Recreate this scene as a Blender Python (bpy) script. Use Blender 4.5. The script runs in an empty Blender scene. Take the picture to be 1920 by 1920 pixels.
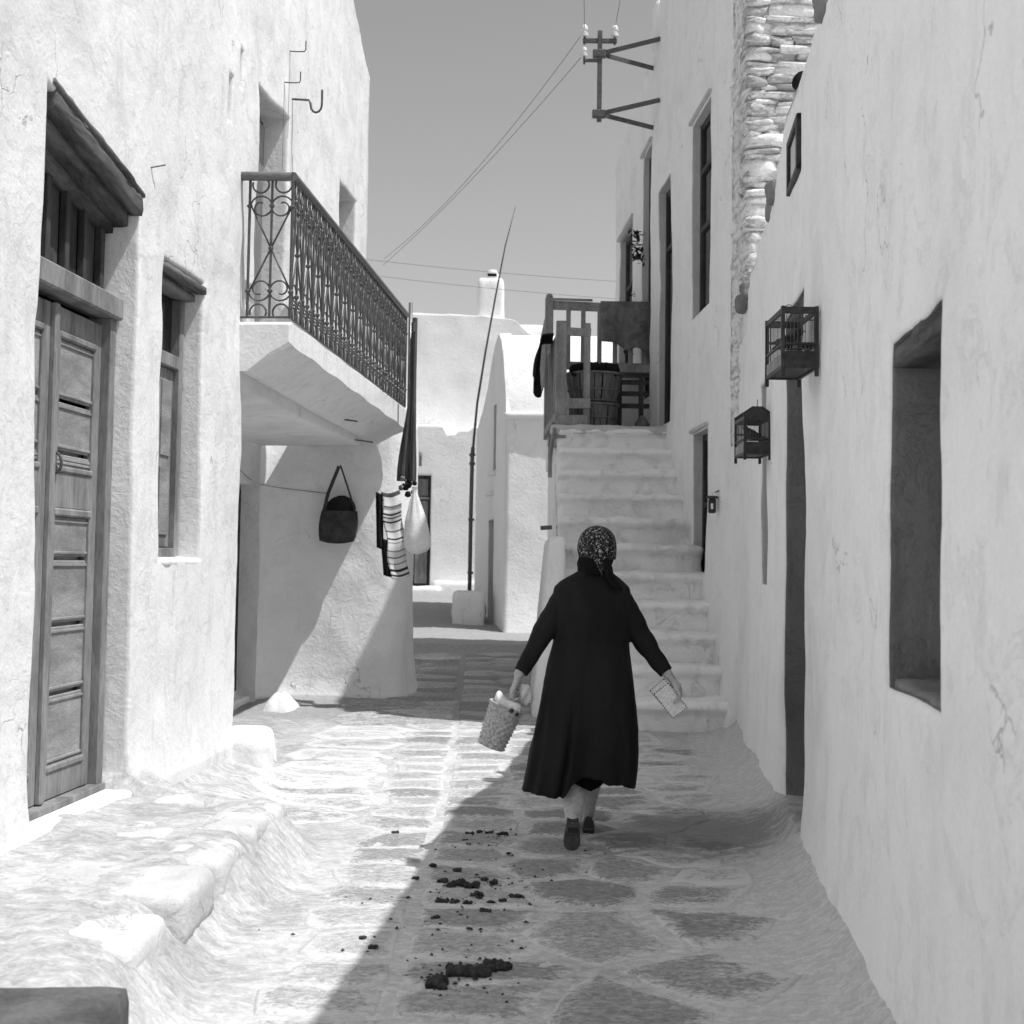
import bpy, math, random
import numpy as np
from mathutils import Vector, Matrix

random.seed(7); np.random.seed(7)
S = bpy.context.scene
C = S.collection

# ---------------------------------------------------------------- camera, world, sun, exposure
EYE = 1.5
pitch, roll = math.radians(3.5), math.radians(0.8)
Fv = Vector((0, math.cos(pitch), math.sin(pitch)))
R0 = Vector((1, 0, 0)); U0 = R0.cross(Fv)
Rv = R0*math.cos(roll) + U0*math.sin(roll)
Uv = -R0*math.sin(roll) + U0*math.cos(roll)
cam_d = bpy.data.cameras.new('camera'); cam = bpy.data.objects.new('camera', cam_d); C.objects.link(cam)
cam.matrix_world = Matrix(((Rv.x, Uv.x, -Fv.x, 0), (Rv.y, Uv.y, -Fv.y, 0), (Rv.z, Uv.z, -Fv.z, EYE), (0, 0, 0, 1)))
cam_d.sensor_width = 36; cam_d.lens = 36*2600/1920; cam_d.shift_y = -64/1920
cam_d.clip_start = .05; cam_d.clip_end = 500
cam_d.dof.use_dof = True; cam_d.dof.focus_distance = 8.5; cam_d.dof.aperture_fstop = 5.6
S.camera = cam

SUN_DIR = Vector((1, -.36, 2.2)).normalized()          # towards the sun
w = bpy.data.worlds.new('World'); S.world = w; w.use_nodes = True
nt = w.node_tree; nt.nodes.clear()
sky = nt.nodes.new('ShaderNodeTexSky'); sky.sky_type = 'NISHITA'; sky.sun_disc = False
sky.sun_elevation = math.asin(SUN_DIR.z); sky.sun_rotation = math.atan2(SUN_DIR.x, SUN_DIR.y)
sky.air_density = 1.0; sky.dust_density = 1.5
bw = nt.nodes.new('ShaderNodeRGBToBW'); bg = nt.nodes.new('ShaderNodeBackground'); out = nt.nodes.new('ShaderNodeOutputWorld')
bg.inputs['Strength'].default_value = .107
nt.links.new(sky.outputs[0], bw.inputs[0]); nt.links.new(bw.outputs[0], bg.inputs[0]); nt.links.new(bg.outputs[0], out.inputs[0])

sd = bpy.data.lights.new('sun', 'SUN'); so = bpy.data.objects.new('sun', sd); C.objects.link(so)
sd.energy = 3.05; sd.angle = math.radians(.5); sd.color = (1, 1, 1)
so.rotation_euler = SUN_DIR.to_track_quat('Z', 'Y').to_euler(); so.location = (8, -4, 18)

S.view_settings.view_transform = 'Standard'; S.view_settings.look = 'None'
S.view_settings.exposure = .54; S.view_settings.gamma = 1; S.view_settings.use_curve_mapping = False
S.cycles.max_bounces = 7; S.cycles.diffuse_bounces = 5

# ---------------------------------------------------------------- noise
def _h(ix, iy, iz, s):
    n = (ix*374761393 + iy*668265263 + iz*2147483647 + s*1274126177) & 0xffffffff
    n = ((n ^ (n >> 13))*1274126177) & 0xffffffff
    n = ((n ^ (n >> 16))*2246822519) & 0xffffffff
    return ((n ^ (n >> 15)) & 0xffff)/65535.0
def vn(x, y, z=0., s=0):
    x, y, z = np.broadcast_arrays(np.asarray(x, float), np.asarray(y, float), np.asarray(z, float))
    xi = np.floor(x).astype(np.int64); yi = np.floor(y).astype(np.int64); zi = np.floor(z).astype(np.int64)
    fx, fy, fz = x-xi, y-yi, z-zi
    fx = fx*fx*(3-2*fx); fy = fy*fy*(3-2*fy); fz = fz*fz*(3-2*fz)
    r = 0
    for a in (0, 1):
        for b in (0, 1):
            for c in (0, 1):
                wt = (fx if a else 1-fx)*(fy if b else 1-fy)*(fz if c else 1-fz)
                r = r + wt*_h(xi+a, yi+b, zi+c, s)
    return r*2-1
def fbm(x, y, z=0., s=0, o=4):
    r = 0; a = 1.; t = 0
    for i in range(o):
        r = r + a*vn(np.asarray(x)*2**i, np.asarray(y)*2**i, np.asarray(z)*2**i, s+i*17); t += a; a *= .5
    return r/t
def sstep(a, b, x):
    t = np.clip((x-a)/(b-a), 0, 1); return t*t*(3-2*t)

# ---------------------------------------------------------------- materials
def newmat(name):
    m = bpy.data.materials.new(name); m.use_nodes = True; n = m.node_tree; n.nodes.clear()
    o = n.nodes.new('ShaderNodeOutputMaterial'); b = n.nodes.new('ShaderNodeBsdfPrincipled')
    n.links.new(b.outputs[0], o.inputs[0]); return m, n, b
def N(n, t, **k):
    q = n.nodes.new(t)
    for a, v in k.items():
        if a in q.inputs: q.inputs[a].default_value = v
        else: setattr(q, a, v)
    return q
def pos(n, sc=(1, 1, 1)):
    g = n.nodes.new('ShaderNodeNewGeometry'); m = n.nodes.new('ShaderNodeMapping'); m.inputs['Scale'].default_value = sc
    n.links.new(g.outputs['Position'], m.inputs[0]); return m.outputs[0]
def noise(n, vec, scale, det=4, rough=.6, dist=0):
    q = N(n, 'ShaderNodeTexNoise', Scale=scale, Detail=det, Roughness=rough, Distortion=dist); n.links.new(vec, q.inputs['Vector']); return q.outputs['Fac']
def rng(n, v, a, b, c=0., d=1.):
    q = N(n, 'ShaderNodeMapRange'); q.inputs[1].default_value = a; q.inputs[2].default_value = b; q.inputs[3].default_value = c; q.inputs[4].default_value = d
    q.interpolation_type = 'SMOOTHSTEP'
    n.links.new(v, q.inputs[0]); return q.outputs[0]
def mth(n, op, a, b=None):
    q = N(n, 'ShaderNodeMath', operation=op)
    for i, v in enumerate((a, b)):
        if v is None: continue
        if isinstance(v, (int, float)): q.inputs[i].default_value = v
        else: n.links.new(v, q.inputs[i])
    return q.outputs[0]
def lerp(n, f, a, b):
    q = N(n, 'ShaderNodeMix'); q.data_type = 'FLOAT'
    for i, v in ((0, f), (2, a), (3, b)):
        if isinstance(v, (int, float)): q.inputs[i].default_value = v
        else: n.links.new(v, q.inputs[i])
    return q.outputs[0]
def bump(n, b, h, st=.3, dist=.02):
    q = N(n, 'ShaderNodeBump', Strength=st, Distance=dist); n.links.new(h, q.inputs['Height']); n.links.new(q.outputs[0], b.inputs['Normal'])

def whitewash(name, base=.8, stain=.55, amount=.5, spots=.5, streak=.5, rough=.9, bst=.5, th=0., crackw=.5):
    m, n, b = newmat(name)
    p = pos(n); ps = pos(n, (1, 1, .30))
    big = noise(n, p, 1.1, 6, .65, .4)
    mid = noise(n, p, 7, 6, .7, .6)
    st = noise(n, ps, 5.5, 6, .65, .3)
    fine = noise(n, p, 60, 4, .7)
    f1 = rng(n, big, .48-th, .72-th, 0, amount)
    f2 = rng(n, st, .50-th, .74-th, 0, streak)
    f3 = rng(n, mid, .56-th, .72-th, 0, amount*.8)
    f = mth(n, 'MAXIMUM', mth(n, 'MAXIMUM', f1, f2), f3)
    col = lerp(n, f, base, stain)
    col = mth(n, 'MULTIPLY', col, rng(n, fine, .25, .75, .955, 1.04))
    chip = noise(n, p, 26, 5, .75, 1.0)
    cm = rng(n, chip, .705, .735, 0, spots)
    col = lerp(n, cm, col, .22)
    lay = noise(n, p, 3.1, 9, .72, 1.1)
    fl1 = rng(n, lay, .555, .575); fl2 = rng(n, lay, .63, .642)
    col = lerp(n, mth(n, 'MULTIPLY', mth(n, 'MULTIPLY', mth(n, 'SUBTRACT', fl1, fl2), amount), .30), col, stain)
    dn = N(n, 'ShaderNodeTexNoise', Scale=2.5, Detail=5); n.links.new(p, dn.inputs['Vector'])
    mx = N(n, 'ShaderNodeVectorMath', operation='MULTIPLY_ADD'); n.links.new(dn.outputs['Color'], mx.inputs[0]); mx.inputs[1].default_value = (.5, .5, .5); n.links.new(ps, mx.inputs[2])
    vo = N(n, 'ShaderNodeTexVoronoi', Scale=1.5); vo.feature = 'DISTANCE_TO_EDGE'; n.links.new(mx.outputs[0], vo.inputs['Vector'])
    crk = mth(n, 'MULTIPLY', rng(n, vo.outputs['Distance'], .002, .006, 1, 0), rng(n, noise(n, p, 1.7, 3, .5), .56, .62))
    col = lerp(n, mth(n, 'MULTIPLY', crk, crackw), col, .25)
    cr = n.nodes.new('ShaderNodeCombineColor')
    for i in range(3): n.links.new(col, cr.inputs[i])
    n.links.new(cr.outputs[0], b.inputs['Base Color']); b.inputs['Roughness'].default_value = rough
    b.inputs['Specular IOR Level'].default_value = .15
    h = mth(n, 'ADD', mth(n, 'MULTIPLY', mid, 1.0), mth(n, 'MULTIPLY', fine, .09))
    h = mth(n, 'ADD', h, mth(n, 'MULTIPLY', noise(n, p, 22, 5, .6, .5), .5))
    h = mth(n, 'SUBTRACT', h, mth(n, 'MULTIPLY', cm, .25)); h = mth(n, 'SUBTRACT', h, mth(n, 'MULTIPLY', crk, .4))
    h = mth(n, 'ADD', h, mth(n, 'MULTIPLY', mth(n, 'ADD', fl1, fl2), .22))
    bump(n, b, h, bst, .02)
    return m

def grey(name, v, rough=.6, var=.25, scale=14, stretch=(1, 1, 1), spec=.4, metal=0, bst=.25, v2=None, fine=70):
    m, n, b = newmat(name)
    p = pos(n, stretch)
    a = noise(n, p, scale, 6, .65, .3); f = noise(n, p, fine, 3, .6)
    lo = v*(1-var) if v2 is None else v2
    col = lerp(n, rng(n, a, .3, .7), lo, v*(1+var))
    col = mth(n, 'MULTIPLY', col, rng(n, f, .3, .7, .85, 1.12))
    cr = n.nodes.new('ShaderNodeCombineColor')
    for i in range(3): n.links.new(col, cr.inputs[i])
    n.links.new(cr.outputs[0], b.inputs['Base Color']); b.inputs['Roughness'].default_value = rough
    b.inputs['Specular IOR Level'].default_value = spec; b.inputs['Metallic'].default_value = metal
    if bst: bump(n, b, mth(n, 'ADD', a, mth(n, 'MULTIPLY', f, .4)), bst, .01)
    return m

M = {}
M['wash'] = whitewash('whitewash', .79, .54, .5, .5, .5, bst=.45, th=.015)
M['wash_shade'] = whitewash('whitewash_soft', .89, .74, .6, .45, .4, bst=.5, th=.015)  # paler copy of the whitewash: bounce light put into colour on shaded walls
M['wash_ledge'] = whitewash('whitewash_ledge', .58, .38, .6, .6, .1, bst=.8, th=.02, crackw=0.)
M['wash_step'] = whitewash('whitewash_steps', .92, .68, .45, .7, .0, bst=.8, th=.01, crackw=0.)
M['wash_far'] = whitewash('whitewash_far', .82, .74, .35, .15, .3, bst=.6)
M['wash_rough'] = whitewash('whitewash_rough', .86, .58, .7, 1., .1, bst=1.1, th=.0, crackw=.35)
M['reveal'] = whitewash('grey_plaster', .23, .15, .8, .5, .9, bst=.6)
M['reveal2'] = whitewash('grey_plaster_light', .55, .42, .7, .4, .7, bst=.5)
M['wood'] = grey('weathered_wood', .22, .75, .35, 7, (1, 1, .22), .2)
M['wood_h'] = grey('weathered_wood_boards', .27, .75, .3, 5, (.4, .4, 1.6), .2)
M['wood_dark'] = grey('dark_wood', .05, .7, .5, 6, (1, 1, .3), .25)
M['wood_old'] = grey('old_lintel_wood', .10, .85, .75, 5, (1, .12, 1), .1, bst=.9)
M['wood_black'] = grey('blackened_cage_wood', .035, .5, .4, 20, (1, 1, 1), .3)
M['wood_grey'] = grey('grey_painted_wood', .26, .8, .28, 6, (1, 1, .3), .2)
M['iron'] = grey('black_iron', .075, .45, .3, 30, (1, 1, 1), .5)
M['rail'] = grey('painted_handrail', .10, .28, .3, 12, (1, 1, 1), .8, 0, .1)
M['galv'] = grey('galvanised_steel', .09, .5, .3, 20, (1, 1, 1), .5)
M['void'] = grey('dark_interior', .012, .95, .3, 5, (1, 1, 1), .05)
M['glass'] = grey('old_window_glass', .02, .12, .3, 2, (1, 1, 1), .6, 0, .03)
M['porcelain'] = grey('white_porcelain', .75, .15, .05, 5, (1, 1, 1), .8, 0, 0)
M['coat'] = grey('black_wool', .0105, .78, .35, 5, (1, 1, .35), .20, 0, .35, fine=420)
M['dress'] = grey('black_dress_cloth', .008, .95, .3, 9, (1, 1, .3), .08, 0, .3, fine=420)
M['shawl'] = grey('black_neck_cloth', .0075, .9, .4, 22, (1, 1, 1), .12, 0, .4)
M['skin'] = grey('skin', .44, .55, .12, 12, (1, 1, 1), .35, 0, .12)
M['stocking'] = grey('stocking', .42, .6, .06, 12, (1, 1, 1), .3, 0, .05)
M['leather'] = grey('black_leather', .012, .35, .3, 20, (1, 1, 1), .5)
M['sole'] = grey('worn_shoe_sole', .09, .8, .3, 20, (1, 1, 1), .2)
M['straw'] = grey('woven_straw', .42, .8, .35, 60, (1, 1, 1), .2)
M['slat'] = grey('basket_slat', .17, .8, .35, 9, (1, 1, .2), .15)
M['slat_dark'] = grey('basket_shadow_cloth', .014, .9, .6, 9, (1, 1, 1), .1)
M['cloth'] = grey('white_cloth', .72, .85, .05, 6, (1, 1, 1), .15, 0, .1)
M['paper'] = grey('letter_paper', .72, .8, .04, 10, (1, 1, 1), .15, 0, .05)
M['blanket'] = grey('grey_blanket', .17, .95, .3, 9, (1, 1, 1), .05, 0, .4)
M['cloth_dark'] = grey('dark_cloth', .02, .95, .4, 8, (1, 1, 1), .08)
M['bag'] = grey('felt_bag', .06, .95, .35, 9, (1, 1, 1), .08)
M['canvas'] = grey('rolled_canvas', .09, .85, .4, 10, (3, 3, .15), .15)
M['dung'] = grey('dark_clod', .045, .9, .5, 30, (1, 1, 1), .1)
M['rock_dark'] = grey('bare_dark_stone', .095, .9, .35, 6, (1, 1, 1), .15, 0, .9)  # cast shadow put into the colour of the bottom left block
M['bird'] = grey('bird_feathers', .05, .6, .5, 30, (1, 1, 1), .2)
M['leafdark'] = grey('dark_leaves', .035, .6, .5, 30, (1, 1, 1), .2)

def floral():
    m, n, b = newmat('patterned_headscarf'); p = pos(n)
    v = N(n, 'ShaderNodeTexVoronoi', Scale=95, Randomness=.9); n.links.new(p, v.inputs['Vector'])
    d = v.outputs['Distance']
    nz = noise(n, p, 140, 3, .6, 1.5)
    a = rng(n, nz, .44, .50); c = rng(n, d, .30, .36); e = rng(n, noise(n, p, 80, 2, .5, .8), .58, .63)
    col = lerp(n, a, .03, .15); col = lerp(n, c, col, .012); col = lerp(n, e, col, .40)
    cr = n.nodes.new('ShaderNodeCombineColor')
    for i in range(3): n.links.new(col, cr.inputs[i])
    n.links.new(cr.outputs[0], b.inputs['Base Color']); b.inputs['Roughness'].default_value = .8; b.inputs['Specular IOR Level'].default_value = .2
    return m
M['scarf'] = floral()

def rubble_mat(name, lo, hi):
    m, n, b = newmat(name); p = pos(n, (1, 1, 2.5)); q = pos(n)
    oi = n.nodes.new('ShaderNodeObjectInfo')
    a = noise(n, p, 7, 7, .7, .8); c = noise(n, q, 34, 5, .7, .4)
    t = mth(n, 'ADD', a, mth(n, 'MULTIPLY', mth(n, 'SUBTRACT', oi.outputs['Random'], .5), .30))
    col = lerp(n, rng(n, t, .46, .64), hi, lo)
    col = mth(n, 'MULTIPLY', col, rng(n, c, .3, .7, .85, 1.1))
    cr = n.nodes.new('ShaderNodeCombineColor')
    for i in range(3): n.links.new(col, cr.inputs[i])
    n.links.new(cr.outputs[0], b.inputs['Base Color']); b.inputs['Roughness'].default_value = .92; b.inputs['Specular IOR Level'].default_value = .1
    bump(n, b, mth(n, 'ADD', a, mth(n, 'MULTIPLY', c, .5)), .9, .025)
    return m
M['rubble'] = rubble_mat('limewashed_rubble', .42, .84)
M['quoin'] = whitewash('limewashed_quoins', .84, .56, .8, 1., .1, bst=1.0)

def paving():
    m, n, b = newmat('paving_stone'); p = pos(n, (1, 1.6, 1)); q = pos(n)
    oi = n.nodes.new('ShaderNodeObjectInfo')
    at = n.nodes.new('ShaderNodeAttribute'); at.attribute_name = 'rim'
    a = noise(n, p, 5, 7, .7, .8); c = noise(n, p, 38, 6, .72, .6)
    base = lerp(n, rng(n, c, .3, .72), .36, .54)
    base = mth(n, 'MULTIPLY', base, rng(n, oi.outputs['Random'], 0, 1, .72, 1.2))
    sp = noise(n, p, 24, 9, .82, .5)
    base = mth(n, 'MULTIPLY', base, rng(n, sp, .36, .62, 1.15, .62))
    wm = mth(n, 'ADD', a, mth(n, 'MULTIPLY', at.outputs['Fac'], .34))
    gx = n.nodes.new('ShaderNodeNewGeometry'); sx = n.nodes.new('ShaderNodeSeparateXYZ'); n.links.new(gx.outputs['Position'], sx.inputs[0])
    wm = mth(n, 'ADD', wm, mth(n, 'ADD', rng(n, sx.outputs['X'], .45, 1.1, 0, .20), rng(n, sx.outputs['X'], -.5, -1.2, 0, .16)))
    wm = mth(n, 'ADD', wm, mth(n, 'MULTIPLY', mth(n, 'SUBTRACT', c, .5), .95))
    wm = mth(n, 'ADD', wm, mth(n, 'MULTIPLY', mth(n, 'SUBTRACT', oi.outputs['Random'], .5), .16))
    col = lerp(n, rng(n, wm, .56, .86, .0, 1.), base, .66)
    vd = N(n, 'ShaderNodeVectorMath', operation='DISTANCE'); vd.inputs[1].default_value = (1.05, 7.9, 0); n.links.new(gx.outputs['Position'], vd.inputs[0])
    pt = mth(n, 'ADD', vd.outputs['Value'], mth(n, 'MULTIPLY', mth(n, 'SUBTRACT', a, .5), 1.5))
    col = lerp(n, rng(n, pt, .35, .85, .72, 0), col, .17)
    cr = n.nodes.new('ShaderNodeCombineColor')
    for i in range(3): n.links.new(col, cr.inputs[i])
    n.links.new(cr.outputs[0], b.inputs['Base Color']); b.inputs['Roughness'].default_value = .88; b.inputs['Specular IOR Level'].default_value = .15
    bump(n, b, mth(n, 'ADD', a, c), .8, .012)
    return m
M['paving'] = paving()

def ground_mat():
    m, n, b = newmat('whitewashed_ground'); p = pos(n, (1, 1.5, 1)); q = pos(n)
    g = n.nodes.new('ShaderNodeNewGeometry'); sx = n.nodes.new('ShaderNodeSeparateXYZ'); n.links.new(g.outputs['Position'], sx.inputs[0])
    big = noise(n, q, 1.6, 7, .7, .6); mid = noise(n, p, 9, 8, .75, .8); fine = noise(n, q, 70, 5, .7)
    # slightly darker along the left terrace, much darker up the lane
    left_tone = rng(n, sx.outputs['X'], -.6, -1.3, 0, .07)
    up = rng(n, sx.outputs['Y'], 12.6, 13.8, 0, .34)
    t = mth(n, 'ADD', mth(n, 'MULTIPLY', mth(n, 'ADD', big, mid), .5), mth(n, 'ADD', left_tone, up))
    lw = n.nodes.new('ShaderNodeAttribute'); lw.attribute_name = 'limewash_band'
    t = mth(n, 'SUBTRACT', t, mth(n, 'MULTIPLY', lw.outputs['Fac'], .26))
    col = lerp(n, rng(n, t, .44, .68), .66, .38)
    sp = noise(n, p, 17, 9, .82, .7)
    col = mth(n, 'MULTIPLY', col, rng(n, sp, .36, .60, 1.05, .76))
    col = mth(n, 'MULTIPLY', col, rng(n, fine, .25, .75, .86, 1.06))
    # trodden dirt patch in front of the doorway on the right
    vd = N(n, 'ShaderNodeVectorMath', operation='DISTANCE'); vd.inputs[1].default_value = (1.05, 7.9, 0)
    mp = n.nodes.new('ShaderNodeMapping'); mp.inputs['Scale'].default_value = (1, 1, 1); n.links.new(g.outputs['Position'], mp.inputs[0])
    n.links.new(mp.outputs[0], vd.inputs[0])
    pt = mth(n, 'ADD', vd.outputs['Value'], mth(n, 'MULTIPLY', mth(n, 'SUBTRACT', mid, .5), 1.5))
    col = lerp(n, rng(n, pt, .35, .85, .72, 0), col, .17)
    chip = noise(n, p, 30, 5, .75, 1.2)
    col = lerp(n, rng(n, chip, .69, .73, 0, .7), col, .15)
    cr = n.nodes.new('ShaderNodeCombineColor')
    for i in range(3): n.links.new(col, cr.inputs[i])
    n.links.new(cr.outputs[0], b.inputs['Base Color']); b.inputs['Roughness'].default_value = .9; b.inputs['Specular IOR Level'].default_value = .12
    h = mth(n, 'ADD', mid, mth(n, 'MULTIPLY', fine, .25)); h = mth(n, 'ADD', h, mth(n, 'MULTIPLY', noise(n, p, 26, 6, .7, .8), .7))
    bump(n, b, h, .36, .018)
    return m
M['ground'] = ground_mat()

# ---------------------------------------------------------------- object helpers
def link(o, parent=None, label=None, cat=None, group=None, kind=None):
    C.objects.link(o)
    if parent is not None: o.parent = parent
    tag(o, label, cat, group, kind); return o
def tag(o, label=None, cat=None, group=None, kind=None):
    if label: o['label'] = label
    if cat: o['category'] = cat
    if group: o['group'] = group
    if kind: o['kind'] = kind
def thing(name, label, cat, loc=(0, 0, 0), group=None):
    o = bpy.data.objects.new(name, None); o.empty_display_size = .2; o.location = loc
    link(o, None, label, cat, group); return o
def mk(name, verts, faces, mat, parent=None, smooth=True, mats=None, fmat=None, autosmooth=None, **k):
    me = bpy.data.meshes.new(name)
    verts = [tuple(map(float, v)) for v in verts]
    me.from_pydata(verts, [], [tuple(map(int, f)) for f in faces])
    for x in (mats or [mat]): me.materials.append(M[x] if isinstance(x, str) else x)
    if fmat is not None: me.polygons.foreach_set('material_index', np.asarray(fmat, dtype=np.int32))
    if smooth: me.polygons.foreach_set('use_smooth', np.ones(len(me.polygons), dtype=bool))
    if autosmooth: me.set_sharp_from_angle(angle=math.radians(autosmooth))
    me.update()
    o = bpy.data.objects.new(name, me); link(o, parent, **k)
    if parent is not None:
        o.matrix_parent_inverse = Matrix.Translation(parent_loc(parent)).inverted()
    return o
def parent_loc(p):
    v = Vector((0, 0, 0))
    while p is not None:
        v = v + p.location; p = p.parent if False else None
    return v
def fin(o):
    """apply an object's modifiers into its mesh"""
    dg = bpy.context.evaluated_depsgraph_get(); ev = o.evaluated_get(dg)
    me = bpy.data.meshes.new_from_object(ev); old = o.data; o.modifiers.clear(); o.data = me
    me.polygons.foreach_set('use_smooth', np.ones(len(me.polygons), dtype=bool)); return o

class MB:
    def __init__(s): s.v = []; s.f = []
    def add(s, V, Fc):
        k = len(s.v); s.v += [tuple(v) for v in V]; s.f += [tuple(i+k for i in f) for f in Fc]; return s
    def box(s, x0, x1, y0, y1, z0, z1, bev=0.):
        X = (x0+x1)/2, (y0+y1)/2, (z0+z1)/2; h = abs(x1-x0)/2, abs(y1-y0)/2, abs(z1-z0)/2
        return s.obox(X, (1, 0, 0), (0, 1, 0), (0, 0, 1), h, bev)
    def obox(s, c, ax, ay, az, h, bev=0.):
        c = np.array(c, float); A = [np.array(a, float) for a in (ax, ay, az)]
        b = min(bev, .45*min(h))
        V = []; idx = {}
        def vert(t):
            t = tuple(round(q, 6) for q in t)
            if t not in idx:
                idx[t] = len(V); V.append(c+sum(t[i]*A[i] for i in range(3)))
            return idx[t]
        Fc = []
        if b <= 1e-5:
            P = [(sx*h[0], sy*h[1], sz*h[2]) for sx in (-1, 1) for sy in (-1, 1) for sz in (-1, 1)]
            I = [vert(p) for p in P]
            Fc = [(I[0], I[1], I[3], I[2]), (I[4], I[6], I[7], I[5]), (I[0], I[4], I[5], I[1]), (I[2], I[3], I[7], I[6]), (I[0], I[2], I[6], I[4]), (I[1], I[5], I[7], I[3])]
            return s.add(V, Fc)
        def fp(a, sg, s1, s2):
            t = [0, 0, 0]; o = [i for i in range(3) if i != a]
            t[a] = sg*h[a]; t[o[0]] = s1*(h[o[0]]-b); t[o[1]] = s2*(h[o[1]]-b); return vert(t)
        def orient(q, nrm):
            p = [V[i] for i in q]; n = np.cross(p[1]-p[0], p[2]-p[0])
            return tuple(q) if np.dot(n, nrm) > 0 else tuple(reversed(q))
        for a in range(3):
            for sg in (-1, 1):
                Fc.append(orient([fp(a, sg, -1, -1), fp(a, sg, 1, -1), fp(a, sg, 1, 1), fp(a, sg, -1, 1)], sg*A[a]))
        for a in range(3):
            o = [i for i in range(3) if i != a]
            for s1 in (-1, 1):
                for s2 in (-1, 1):
                    def q(face, e):
                        t = [0, 0, 0]; t[a] = e*(h[a]-b)
                        other = o[1] if face == o[0] else o[0]
                        sf = s1 if face == o[0] else s2; so_ = s2 if face == o[0] else s1
                        t[face] = sf*h[face]; t[other] = so_*(h[other]-b); return vert(t)
                    Fc.append(orient([q(o[0], -1), q(o[0], 1), q(o[1], 1), q(o[1], -1)], s1*A[o[0]]+s2*A[o[1]]))
        for sx in (-1, 1):
            for sy in (-1, 1):
                for sz in (-1, 1):
                    sg = (sx, sy, sz); T = []
                    for a in range(3):
                        t = [sg[i]*(h[i]-b) for i in range(3)]; t[a] = sg[a]*h[a]; T.append(vert(t))
                    Fc.append(orient(T, sx*A[0]+sy*A[1]+sz*A[2]))
        return s.add(V, Fc)
    def tube(s, P, R, n=8, cap=True, closed=False):
        P = [np.array(p, float) for p in P]; m = len(P)
        if not hasattr(R, '__len__'): R = [R]*m
        prev = None; rings = []
        for i in range(m):
            if closed: t = P[(i+1) % m]-P[i-1]
            else: t = P[min(i+1, m-1)]-P[max(i-1, 0)]
            t = t/(np.linalg.norm(t)+1e-9)
            if prev is None:
                a = np.array((0, 0, 1.)) if abs(t[2]) < .9 else np.array((1., 0, 0))
                u = np.cross(t, a)
            else: u = prev-t*np.dot(prev, t)
            u = u/(np.linalg.norm(u)+1e-9); prev = u; v = np.cross(t, u)
            rings.append([P[i]+R[i]*(math.cos(2*math.pi*k/n)*u+math.sin(2*math.pi*k/n)*v) for k in range(n)])
        V = [p for r in rings for p in r]; Fc = []
        for i in range(m if closed else m-1):
            j = (i+1) % m
            for k in range(n):
                Fc.append((i*n+k, i*n+(k+1) % n, j*n+(k+1) % n, j*n+k))
        if cap and not closed:
            Fc.append(tuple(reversed(range(n)))); Fc.append(tuple(range((m-1)*n, m*n)))
        return s.add(V, Fc)
    def limb(s, P, R, n=16, flat=1., up=None):
        """tapered tube with round ends (closed)"""
        P = [np.array(p, float) for p in P]; R = list(R)
        def ends(p0, p1, r):
            d = (p0-p1)/np.linalg.norm(p0-p1); return [(p0+d*r*math.sin(a), r*math.cos(a)) for a in (1.5, 1.15, .8, .4)]
        A = ends(P[0], P[1], R[0]); B = ends(P[-1], P[-2], R[-1])
        PP = [a[0] for a in A]+P+[b[0] for b in reversed(B)]; RR = [a[1] for a in A]+R+[b[1] for b in reversed(B)]
        return s.tube(PP, RR, n)
    def ell(s, c, r, nu=20, nv=12, rot=None, shape=None):
        c = np.array(c, float); V = [];
        for i in range(nv+1):
            ph = -math.pi/2+math.pi*i/nv
            for k in range(nu):
                th = 2*math.pi*k/nu
                p = np.array((r[0]*math.cos(ph)*math.cos(th), r[1]*math.cos(ph)*math.sin(th), r[2]*math.sin(ph)))
                if rot is not None: p = rot@p
                V.append(c+p)
        Fc = [(i*nu+k, i*nu+(k+1) % nu, (i+1)*nu+(k+1) % nu, (i+1)*nu+k) for i in range(nv) for k in range(nu)]
        return s.add(V, Fc)
    def loft(s, rings, cap=True):
        n = len(rings[0]); V = [p for r in rings for p in r]; m = len(rings)
        Fc = [(i*n+k, i*n+(k+1) % n, (i+1)*n+(k+1) % n, (i+1)*n+k) for i in range(m-1) for k in range(n)]
        if cap: Fc.append(tuple(reversed(range(n)))); Fc.append(tuple(range((m-1)*n, m*n)))
        return s.add(V, Fc)
    def build(s, name, mat, parent=None, smooth=False, autosmooth=None, **k):
        return mk(name, s.v, s.f, mat, parent, smooth, autosmooth=autosmooth, **k)

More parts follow.
